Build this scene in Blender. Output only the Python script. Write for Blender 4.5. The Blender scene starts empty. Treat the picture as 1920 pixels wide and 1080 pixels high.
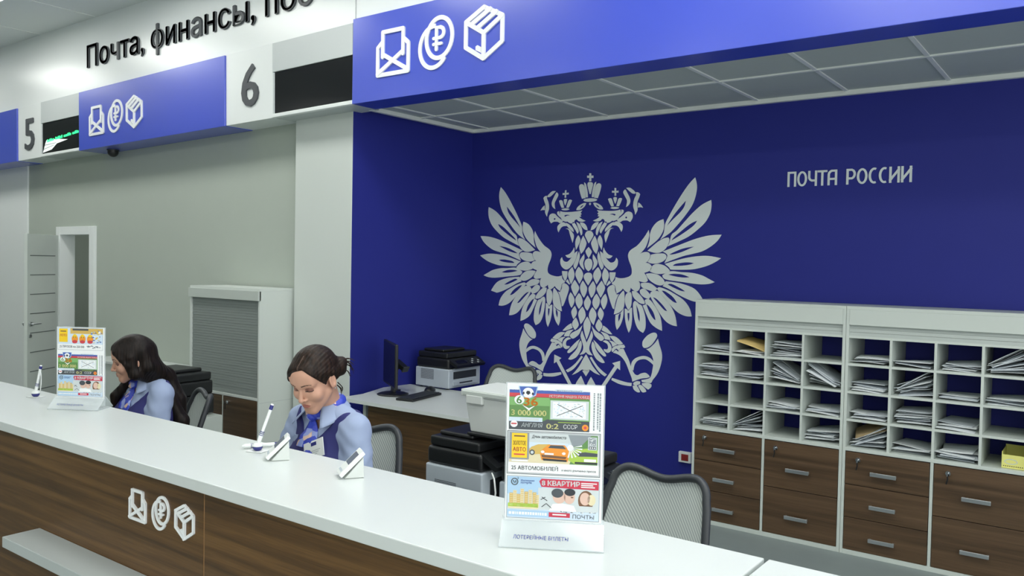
import bpy, bmesh, math, random
import numpy as np
from mathutils import Vector, Matrix, Euler
from mathutils.geometry import tessellate_polygon

random.seed(7)
C = bpy.context.scene.collection
SC = bpy.context.scene
PI = math.pi

# ------------------------------------------------------------------ camera
YAW, PITCH, ROLL, LENS_PX = -0.63675, -0.02946, -0.01916, 1540.98
def camera():
    ca, sa, cb, sb = math.cos(YAW), math.sin(YAW), math.cos(PITCH), math.sin(PITCH)
    fwd = Vector((sa*cb, ca*cb, sb)); right = Vector((ca, -sa, 0)); down = fwd.cross(right)
    r = right*math.cos(ROLL) + down*math.sin(ROLL); d = -right*math.sin(ROLL) + down*math.cos(ROLL)
    m = Matrix((r, -d, -fwd)).transposed().to_4x4(); m.translation = (0, 0, 1.75)
    cam = bpy.data.cameras.new('camera'); cam.sensor_width = 36; cam.lens = 36*LENS_PX/1920
    cam.clip_start = .05; cam.clip_end = 100
    o = bpy.data.objects.new('camera', cam); C.objects.link(o); o.matrix_world = m
    SC.camera = o
camera()

# ------------------------------------------------------------------ view, world
SC.view_settings.view_transform = 'Standard'
SC.view_settings.look = 'None'
SC.view_settings.gamma = 1.0
SC.view_settings.use_curve_mapping = False
SC.view_settings.exposure = 0.3
w = bpy.data.worlds.new('daylight'); SC.world = w; w.use_nodes = True
bg = w.node_tree.nodes['Background']
WORLD_STRENGTH = 1.7
LAMP_STRENGTH = 9.5
bg.inputs[0].default_value = (.97, 1.0, .985, 1); bg.inputs[1].default_value = WORLD_STRENGTH

# ------------------------------------------------------------------ materials
def lin(c):
    return tuple((v/255/12.92 if v/255 <= .04045 else ((v/255+.055)/1.055)**2.4) for v in c)
MATS = {}
def mat(name, rgb, rough=.5, metal=0, spec=.5, emit=0, noise=0, nscale=6, coat=0, alpha=1, trans=0, bump=0, bscale=60):
    if name in MATS: return MATS[name]
    m = bpy.data.materials.new(name); m.use_nodes = True
    nt = m.node_tree; b = nt.nodes['Principled BSDF']
    c = lin(rgb)
    b.inputs['Base Color'].default_value = (*c, 1)
    b.inputs['Roughness'].default_value = rough; b.inputs['Metallic'].default_value = metal
    b.inputs['Specular IOR Level'].default_value = spec
    b.inputs['Coat Weight'].default_value = coat; b.inputs['Coat Roughness'].default_value = .24
    b.inputs['Alpha'].default_value = alpha
    b.inputs['Transmission Weight'].default_value = trans
    if emit:
        b.inputs['Emission Color'].default_value = (*c, 1); b.inputs['Emission Strength'].default_value = emit
    if noise:
        n = nt.nodes.new('ShaderNodeTexNoise'); n.inputs['Scale'].default_value = nscale; n.inputs['Detail'].default_value = 3
        tc = nt.nodes.new('ShaderNodeTexCoord'); nt.links.new(tc.outputs['Object'], n.inputs['Vector'])
        r = nt.nodes.new('ShaderNodeMapRange'); r.inputs['To Min'].default_value = 1-noise; r.inputs['To Max'].default_value = 1+noise
        nt.links.new(n.outputs['Fac'], r.inputs['Value'])
        mx = nt.nodes.new('ShaderNodeMix'); mx.data_type = 'RGBA'; mx.blend_type = 'MULTIPLY'; mx.inputs['Factor'].default_value = 1
        mx.inputs['A'].default_value = (*c, 1); nt.links.new(r.outputs['Result'], mx.inputs['B'])
        nt.links.new(mx.outputs['Result'], b.inputs['Base Color'])
    if bump:
        n = nt.nodes.new('ShaderNodeTexNoise'); n.inputs['Scale'].default_value = bscale
        tc = nt.nodes.new('ShaderNodeTexCoord'); nt.links.new(tc.outputs['Object'], n.inputs['Vector'])
        bp = nt.nodes.new('ShaderNodeBump'); bp.inputs['Strength'].default_value = bump; bp.inputs['Distance'].default_value = .002
        nt.links.new(n.outputs['Fac'], bp.inputs['Height']); nt.links.new(bp.outputs['Normal'], b.inputs['Normal'])
    MATS[name] = m; return m

def wood(name, dark, mid, light, axis='X', rough=.42):
    m = bpy.data.materials.new(name); m.use_nodes = True; nt = m.node_tree; b = nt.nodes['Principled BSDF']
    tc = nt.nodes.new('ShaderNodeTexCoord'); mp = nt.nodes.new('ShaderNodeMapping')
    mp.inputs['Scale'].default_value = (.55, 8, 20)
    nt.links.new(tc.outputs['Object'], mp.inputs['Vector'])
    n1 = nt.nodes.new('ShaderNodeTexNoise'); n1.inputs['Scale'].default_value = 1.5; n1.inputs['Detail'].default_value = 9; n1.inputs['Distortion'].default_value = .7
    n2 = nt.nodes.new('ShaderNodeTexNoise'); n2.inputs['Scale'].default_value = 14; n2.inputs['Detail'].default_value = 4
    nt.links.new(mp.outputs[0], n1.inputs['Vector']); nt.links.new(mp.outputs[0], n2.inputs['Vector'])
    ad = nt.nodes.new('ShaderNodeMath'); ad.operation = 'MULTIPLY_ADD'; ad.inputs[1].default_value = .35
    nt.links.new(n2.outputs['Fac'], ad.inputs[0]); nt.links.new(n1.outputs['Fac'], ad.inputs[2])
    cr = nt.nodes.new('ShaderNodeValToRGB'); e = cr.color_ramp.elements
    e[0].position = .44; e[0].color = (*lin(dark), 1); e[1].position = .86; e[1].color = (*lin(light), 1)
    x = e.new(.64); x.color = (*lin(mid), 1)
    nt.links.new(ad.outputs[0], cr.inputs[0]); nt.links.new(cr.outputs[0], b.inputs['Base Color'])
    b.inputs['Roughness'].default_value = rough
    MATS[name] = m; return m

M_white_wall = mat('white wall paint', (178, 187, 177), .6, noise=.02, bump=.05)
M_blue_wall = mat('blue wall paint', (38, 45, 136), .55, spec=.3, noise=.03, bump=.05)
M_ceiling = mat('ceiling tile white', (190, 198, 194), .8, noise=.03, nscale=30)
M_grid = mat('ceiling grid metal', (236, 240, 236), .4)
M_floor = mat('grey floor covering', (128, 139, 138), .45, noise=.06, nscale=9)
M_top = mat('white laminate', (213, 219, 217), .28, coat=.15)
M_lam = mat('pale grey laminate', (194, 202, 196), .45)
M_edge = mat('worktop edge', (226, 231, 230), .35)
M_signblue = mat('satin blue sign', (48, 74, 204), .4, coat=1)
M_signblue.node_tree.nodes['Principled BSDF'].inputs['Coat IOR'].default_value = 1.75
M_signwhite = mat('glossy white sign', (236, 241, 240), .28, coat=.1)
M_signgrey = mat('pale grey display housing', (196, 203, 203), .4)
M_letter_dark = mat('charcoal letters', (74, 78, 82), .45)
M_letter_white = mat('white acrylic letters', (244, 247, 248), .35)
M_decal = mat('pale grey decal', (226, 234, 231), .5)
M_black = mat('black plastic', (26, 28, 30), .38, noise=.05)
M_dark = mat('dark grey plastic', (52, 56, 60), .45)
M_screen = mat('black screen glass', (18, 20, 24), .15)
M_greyplast = mat('light grey plastic', (188, 198, 206), .4, noise=.02)
M_whiteplast = mat('white plastic', (232, 236, 234), .35)
M_offwhite = mat('off white plastic', (214, 219, 215), .4)
M_metal = mat('satin steel', (190, 194, 196), .3, metal=.9)
M_chrome = mat('chrome', (220, 222, 224), .12, metal=1)
M_wood = wood('brown oak laminate', (64, 44, 20), (88, 62, 31), (110, 80, 43))
M_wood2 = wood('dark walnut laminate', (64, 48, 31), (80, 61, 42), (94, 73, 52))
M_paper = mat('white paper', (224, 230, 232), .7, noise=.05, nscale=18)
M_paper2 = mat('greyish paper', (198, 206, 212), .7, noise=.07, nscale=14)
M_kraft = mat('yellow kraft paper', (214, 188, 122), .7, noise=.05)
M_brownpaper = mat('brown paper', (168, 148, 112), .7)
M_yellowbox = mat('yellow card', (222, 220, 128), .6)
M_red = mat('dark red plastic', (140, 34, 34), .4)
M_acrylic = mat('clear acrylic', (245, 250, 250), .06, trans=.95, spec=.5)
M_acrylic.node_tree.nodes['Principled BSDF'].inputs['IOR'].default_value = 1.15
M_green_led = mat('green led', (40, 220, 120), .5, emit=1.6)
M_led = mat('led panel', (255, 255, 250), .5, emit=LAMP_STRENGTH)
M_navy_plast = mat('navy plastic', (44, 48, 120), .35)
M_skin = mat('skin', (196, 151, 129), .5, spec=.35)
M_skin_pale = mat('pale skin', (194, 150, 128), .5, spec=.35)
M_lip = mat('lips', (170, 104, 92), .4)
M_lid = mat('eyelid make-up', (130, 88, 76), .5)
M_brow = mat('eyebrow hair', (82, 58, 46), .7)
M_lash = mat('eyelashes', (40, 30, 28), .6)
M_blush = mat('cheek', (214, 156, 130), .5, spec=.35)
M_shirt = mat('light blue shirt', (152, 167, 198), .75, noise=.04, nscale=25)
M_vest = mat('navy waistcoat', (42, 44, 104), .8, noise=.08, nscale=40)
M_trouser = mat('dark trousers', (30, 32, 48), .8)

def hair_mat(name, a, b):
    m = bpy.data.materials.new(name); m.use_nodes = True; nt = m.node_tree; p = nt.nodes['Principled BSDF']
    tc = nt.nodes.new('ShaderNodeTexCoord'); mp = nt.nodes.new('ShaderNodeMapping'); mp.inputs['Scale'].default_value = (90, 90, 7)
    n = nt.nodes.new('ShaderNodeTexNoise'); n.inputs['Scale'].default_value = 1.0; n.inputs['Detail'].default_value = 4
    nt.links.new(tc.outputs['Object'], mp.inputs[0]); nt.links.new(mp.outputs[0], n.inputs['Vector'])
    cr = nt.nodes.new('ShaderNodeValToRGB'); cr.color_ramp.elements[0].position = .35; cr.color_ramp.elements[1].position = .7
    cr.color_ramp.elements[0].color = (*lin(a), 1); cr.color_ramp.elements[1].color = (*lin(b), 1)
    nt.links.new(n.outputs['Fac'], cr.inputs[0]); nt.links.new(cr.outputs[0], p.inputs['Base Color'])
    p.inputs['Roughness'].default_value = .45; p.inputs['Specular IOR Level'].default_value = .2
    bp = nt.nodes.new('ShaderNodeBump'); bp.inputs['Strength'].default_value = .5; bp.inputs['Distance'].default_value = .003
    nt.links.new(n.outputs['Fac'], bp.inputs['Height']); nt.links.new(bp.outputs['Normal'], p.inputs['Normal'])
    return m
M_hair_brown = hair_mat('dark brown hair', (20, 14, 11), (50, 36, 28))
M_hair_dark = hair_mat('brown black hair', (15, 12, 11), (38, 29, 25))

def scarf_mat():
    m = bpy.data.materials.new('blue patterned scarf'); m.use_nodes = True; nt = m.node_tree; p = nt.nodes['Principled BSDF']
    tc = nt.nodes.new('ShaderNodeTexCoord'); v = nt.nodes.new('ShaderNodeTexVoronoi'); v.inputs['Scale'].default_value = 38
    nt.links.new(tc.outputs['Object'], v.inputs['Vector'])
    cr = nt.nodes.new('ShaderNodeValToRGB'); cr.color_ramp.interpolation = 'CONSTANT'
    e = cr.color_ramp.elements; e[0].color = (*lin((50, 70, 190)), 1); e[1].position = .55; e[1].color = (*lin((150, 165, 225)), 1)
    x = e.new(.72); x.color = (*lin((70, 84, 200)), 1); x = e.new(.9); x.color = (*lin((226, 196, 176)), 1)
    sp = nt.nodes.new('ShaderNodeSeparateColor'); nt.links.new(v.outputs['Color'], sp.inputs[0])
    nt.links.new(sp.outputs[0], cr.inputs[0]); nt.links.new(cr.outputs[0], p.inputs['Base Color']); p.inputs['Roughness'].default_value = .5
    return m
M_scarf = scarf_mat()
M_parting = mat('hair parting', (74, 56, 46), .6)

def mesh_fabric():
    m = bpy.data.materials.new('grey chair netting'); m.use_nodes = True; nt = m.node_tree; p = nt.nodes['Principled BSDF']
    tc = nt.nodes.new('ShaderNodeTexCoord'); mp = nt.nodes.new('ShaderNodeMapping')
    mp.inputs['Rotation'].default_value = (0, math.radians(38), 0)
    wv = nt.nodes.new('ShaderNodeTexWave'); wv.inputs['Scale'].default_value = 32; wv.inputs['Distortion'].default_value = .4; wv.bands_direction = 'X'
    nt.links.new(tc.outputs['Object'], mp.inputs[0]); nt.links.new(mp.outputs[0], wv.inputs['Vector'])
    cr = nt.nodes.new('ShaderNodeValToRGB'); cr.color_ramp.elements[0].color = (*lin((150, 160, 158)), 1); cr.color_ramp.elements[1].color = (*lin((205, 212, 206)), 1)
    nt.links.new(wv.outputs['Fac'], cr.inputs[0]); nt.links.new(cr.outputs[0], p.inputs['Base Color'])
    p.inputs['Roughness'].default_value = .8; p.inputs['Alpha'].default_value = .93
    return m
M_net = mesh_fabric()

# ------------------------------------------------------------------ mesh building
class MB:
    """Collects faces, then links them as one mesh object."""
    def __init__(s): s.v = []; s.f = []; s.mi = []; s.m = []; s.sm = []
    def slot(s, m):
        if m not in s.m: s.m.append(m)
        return s.m.index(m)
    def add(s, vs, fs, m=None, smooth=False):
        o = len(s.v); s.v += [tuple(v) for v in vs]; k = s.slot(m)
        for f in fs: s.f.append([i+o for i in f]); s.mi.append(k); s.sm.append(smooth)
    def box(s, lo, hi, m=None, M=None):
        x0, y0, z0 = lo; x1, y1, z1 = hi
        v = [(x0,y0,z0),(x1,y0,z0),(x1,y1,z0),(x0,y1,z0),(x0,y0,z1),(x1,y0,z1),(x1,y1,z1),(x0,y1,z1)]
        if M: v = [M @ Vector(p) for p in v]
        s.add(v, [(0,3,2,1),(4,5,6,7),(0,1,5,4),(1,2,6,5),(2,3,7,6),(3,0,4,7)], m); return s
    def cyl(s, p0, p1, r0, r1=None, m=None, n=20, caps=True):
        r1 = r0 if r1 is None else r1; p0 = Vector(p0); p1 = Vector(p1); d = (p1-p0).normalized()
        a = d.orthogonal().normalized(); b = d.cross(a); v = []
        for p, r in ((p0, r0), (p1, r1)):
            v += [p + (a*math.cos(2*PI*i/n) + b*math.sin(2*PI*i/n))*r for i in range(n)]
        s.add(v, [(i, (i+1) % n, n+(i+1) % n, n+i) for i in range(n)], m, True)
        if caps: s.add(v, [tuple(range(n))[::-1], tuple(range(n, 2*n))], m)
        return s
    def lathe(s, prof, c=(0,0,0), m=None, n=28, M=None):
        v = []; k = len(prof)
        for i in range(n):
            a = 2*PI*i/n
            for r, z in prof:
                p = Vector((r*math.cos(a), r*math.sin(a), z))
                if M: p = M @ p
                v.append(p + Vector(c))
        s.add(v, [(i*k+j, ((i+1) % n)*k+j, ((i+1) % n)*k+j+1, i*k+j+1) for i in range(n) for j in range(k-1)], m, True)
        return s
    def tube(s, pts, r, m=None, n=10, closed=False):
        pts = [Vector(p) for p in pts]; rs = r if isinstance(r, (list, tuple)) else [r]*len(pts)
        k = len(pts); v = []; up = None
        for i, p in enumerate(pts):
            if closed: d = pts[(i+1) % k]-pts[i-1]
            else: d = pts[min(i+1, k-1)]-pts[max(i-1, 0)]
            d.normalize()
            a = d.orthogonal() if up is None else (up - d*up.dot(d))
            a.normalize(); up = a; b = d.cross(a)
            v += [p + (a*math.cos(2*PI*j/n) + b*math.sin(2*PI*j/n))*rs[i] for j in range(n)]
        kk = k if closed else k-1
        s.add(v, [(i*n+j, i*n+(j+1) % n, ((i+1) % k)*n+(j+1) % n, ((i+1) % k)*n+j) for i in range(kk) for j in range(n)], m, True)
        if not closed: s.add(v, [tuple(range(n))[::-1], tuple(range((k-1)*n, k*n))], m)
        return s
    def poly(s, loops, fr, t=0.003, m=None):
        """Flat outline with holes in frame fr=(origin, ax, az, normal), extruded t along the normal."""
        o, ax, az, nn = [Vector(q) for q in fr]
        def ar(l): return sum(l[i-1][0]*l[i][1]-l[i][0]*l[i-1][1] for i in range(len(l)))
        L = [list(l) if (ar(l) > 0) == (i == 0) else list(l)[::-1] for i, l in enumerate(loops)]
        flat = [p for l in L for p in l]
        tri = tessellate_polygon([[Vector((p[0], p[1], 0)) for p in l] for l in L])
        fr_ = [o + ax*p[0] + az*p[1] + nn*t for p in flat]; bk = [o + ax*p[0] + az*p[1] for p in flat]
        flip = ax.cross(az).dot(nn) < 0
        T = []
        for a, b, c in tri:
            cr = (flat[b][0]-flat[a][0])*(flat[c][1]-flat[a][1])-(flat[b][1]-flat[a][1])*(flat[c][0]-flat[a][0])
            q = (a, b, c) if (cr > 0) != flip else (a, c, b)
            T.append(q)
        s.add(fr_, T, m)
        if t > 0:
            n0 = 0; F = []; N = len(flat)
            for l in L:
                k = len(l)
                for i in range(k):
                    a, b = n0+i, n0+(i+1) % k
                    F.append((a, b, N+b, N+a) if flip else (b, a, N+a, N+b))
                n0 += k
            s.add(fr_+bk, F, m)
        return s
    def grid(s, fn, nu, nv, m=None, smooth=True):
        v = [fn(i/nu, j/nv) for i in range(nu+1) for j in range(nv+1)]
        s.add(v, [(i*(nv+1)+j, (i+1)*(nv+1)+j, (i+1)*(nv+1)+j+1, i*(nv+1)+j+1) for i in range(nu) for j in range(nv)], m, smooth)
        return s
    def mesh(s, name):
        me = bpy.data.meshes.new(name); me.from_pydata([tuple(v) for v in s.v], [], s.f)
        for m in s.m: me.materials.append(m or M_white_wall)
        me.polygons.foreach_set('material_index', s.mi); me.polygons.foreach_set('use_smooth', s.sm)
        me.update(); return me
    def build(s, name, parent=None, bevel=0, seg=2, loc=None):
        o = bpy.data.objects.new(name, s.mesh(name)); C.objects.link(o)
        if parent is not None: o.parent = parent
        if loc: o.location = loc
        if bevel:
            b = o.modifiers.new('bevel', 'BEVEL'); b.width = bevel; b.segments = seg; b.limit_method = 'ANGLE'; b.angle_limit = .7
            b.harden_normals = False
        return o

def tag(o, label, cat, group=None, kind=None):
    o['label'] = label; o['category'] = cat
    if group: o['group'] = group
    if kind: o['kind'] = kind
    return o
def thing(name, label, cat, loc=(0,0,0), rz=0, group=None):
    o = bpy.data.objects.new(name, None); C.objects.link(o); o.location = loc; o.rotation_euler = (0, 0, rz); o.empty_display_size = .1
    return tag(o, label, cat, group)
def struct(o): o['kind'] = 'structure'; return o
def dup(root, loc, rz, label, group=None):
    r = root.copy(); C.objects.link(r); r.location = loc; r.rotation_euler = (0, 0, rz); r['label'] = label
    if group: r['group'] = group
    for ch in list(root.children):
        c = ch.copy(); C.objects.link(c); c.parent = r
        for g in list(ch.children):
            d = g.copy(); C.objects.link(d); d.parent = c
    return r

TEXT_CACHE = {}
def text_loops(txt):
    """Glyph outlines as [(outer, [holes])], each contour filled by itself."""
    if txt not in TEXT_CACHE:
        cu = bpy.data.curves.new('tmp', 'FONT'); cu.body = txt; cu.size = 1; cu.resolution_u = 3; cu.fill_mode = 'NONE' if False else 'BOTH'
        o = bpy.data.objects.new('tmp', cu); C.objects.link(o); bpy.context.view_layer.update()
        bpy.context.view_layer.objects.active = o
        dg = bpy.context.evaluated_depsgraph_get(); cv = o.evaluated_get(dg).to_curve(dg, apply_modifiers=False) if False else None
        cu.dimensions = '2D'; cu.fill_mode = 'NONE'; bpy.context.view_layer.update()
        me = bpy.data.meshes.new_from_object(o.evaluated_get(bpy.context.evaluated_depsgraph_get()))
        V = [(p.co.x, p.co.y) for p in me.vertices]; nb = {}
        for e in me.edges:
            a, b = e.vertices; nb.setdefault(a, []).append(b); nb.setdefault(b, []).append(a)
        seen = set(); loops = []
        for s0 in sorted(nb):
            if s0 in seen: continue
            l = [s0]; seen.add(s0); cur = s0
            while True:
                nx = [k for k in nb[cur] if k not in seen]
                if not nx: break
                cur = nx[0]; seen.add(cur); l.append(cur)
            q = [V[i] for i in l]
            q = [p for i, p in enumerate(q) if abs(p[0]-q[i-1][0])+abs(p[1]-q[i-1][1]) > 1e-6]
            if len(q) > 2: loops.append((l[0], q, l))
        bpy.data.objects.remove(o); bpy.data.curves.remove(cu); bpy.data.meshes.remove(me)
        def area(q): return sum(q[i-1][0]*q[i][1]-q[i][0]*q[i-1][1] for i in range(len(q)))/2
        def inside(p, q):
            c = False
            for i in range(len(q)):
                (x1, y1), (x2, y2) = q[i-1], q[i]
                if (y1 > p[1]) != (y2 > p[1]) and p[0] < (x2-x1)*(p[1]-y1)/(y2-y1)+x1: c = not c
            return c
        # orientation follows vertex numbering: a counter runs against the outline that holds it
        L = []
        for i0, q, l in loops:
            sgn = 1 if len(l) < 2 or l[1] == l[0]+1 else -1
            L.append((q, area(q)*sgn))
        res = []; holes = []
        for q, a in L:
            c = [o_ for o_, a2 in L if o_ is not q and a2*a < 0 and abs(a2) > abs(a) and inside(q[0], o_)]
            if c: holes.append((q, min(c, key=lambda r: abs(area(r)))))
            else: res.append((q, []))
        for h, o_ in holes:
            for r in res:
                if r[0] is o_: r[1].append(h)
        TEXT_CACHE[txt] = res
    return TEXT_CACHE[txt]
def put_text(mb, txt, fr, w=None, h=None, m=None, depth=.004, bold=0.0, align='l', skew=0):
    """Text fitted to width w and/or glyph-box height h; origin at its lower left in frame fr."""
    G = text_loops(txt); P = [p for o_, hs in G for p in o_]
    x0 = min(p[0] for p in P); x1 = max(p[0] for p in P); y0 = min(p[1] for p in P); y1 = max(p[1] for p in P)
    sy = h/(y1-y0) if h else w/(x1-x0); sx = w/(x1-x0) if w else sy
    offs = [(0, 0)] + ([(-1, 0), (1, 0), (0, .7), (0, -.7)] if bold else [])
    k = 0
    for bx, by in offs:
        T = lambda p: ((p[0]-x0+bx*bold)*sx+skew*(p[1]-y0)*sy, (p[1]-y0+by*bold)*sy)
        for o_, hs in G:
            mb.poly([[T(p) for p in o_]]+[[T(p) for p in q] for q in hs], fr, depth*(1+.03*(k % 5)+.006*(k//5)) if depth > .0008 else 0, m); k += 1
FRONT = lambda x, y, z: ((x, y, z), (1, 0, 0), (0, 0, 1), (0, -1, 0))     # a frame on a surface facing the hall
EAGLE_X = -3.4460
EAGLE_MID = [[(-9,738),(7,737),(8,718),(28,718),(29,700),(9,701),(10,675),(-9,675),(-7,702),(-28,703),(-29,720),(-9,719)],[(0,667),(18,663),(26,649),(21,624),(6,572),(-2,573),(-19,626),(-24,651),(-17,665)],[(-59,523),(-42,533),(3,537),(49,533),(69,523),(49,514),(4,510),(-42,514)],[(3,503),(13,493),(3,482),(-7,493)],[(1,277),(27,268),(40,243),(27,215),(-1,177),(-24,215),(-37,243),(-25,268)],[(-1,146),(26,115),(26,99),(1,58),(-24,98),(-26,118)],[(1,54),(27,43),(37,13),(28,-24),(1,-48),(-24,-25),(-36,12),(-25,42)],[(1,-60),(29,-68),(39,-96),(23,-129),(2,-161),(-22,-131),(-39,-98),(-30,-72)],[(-1,-245),(26,-283),(29,-302),(17,-339),(0,-365),(-22,-341),(-32,-305),(-26,-285)],[(0,-415),(25,-450),(33,-483),(23,-539),(-2,-599),(-22,-542),(-33,-487),(-24,-453)],[(43,-527),(56,-565),(41,-610),(25,-656),(29,-689),(59,-723),(20,-718),(-5,-700),(-29,-719),(-65,-728),(-36,-694),(-30,-660),(-44,-616),(-58,-572),(-45,-532),(-28,-571),(-1,-627),(27,-572)],[(-3,-720),(25,-759),(65,-816),(130,-876),(81,-862),(36,-840),(17,-850),(-1,-854),(-19,-852),(-38,-846),(-84,-876),(-133,-900),(-68,-827),(-30,-762)],[(-35,-856),(34,-846),(0,-897)]]
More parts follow.
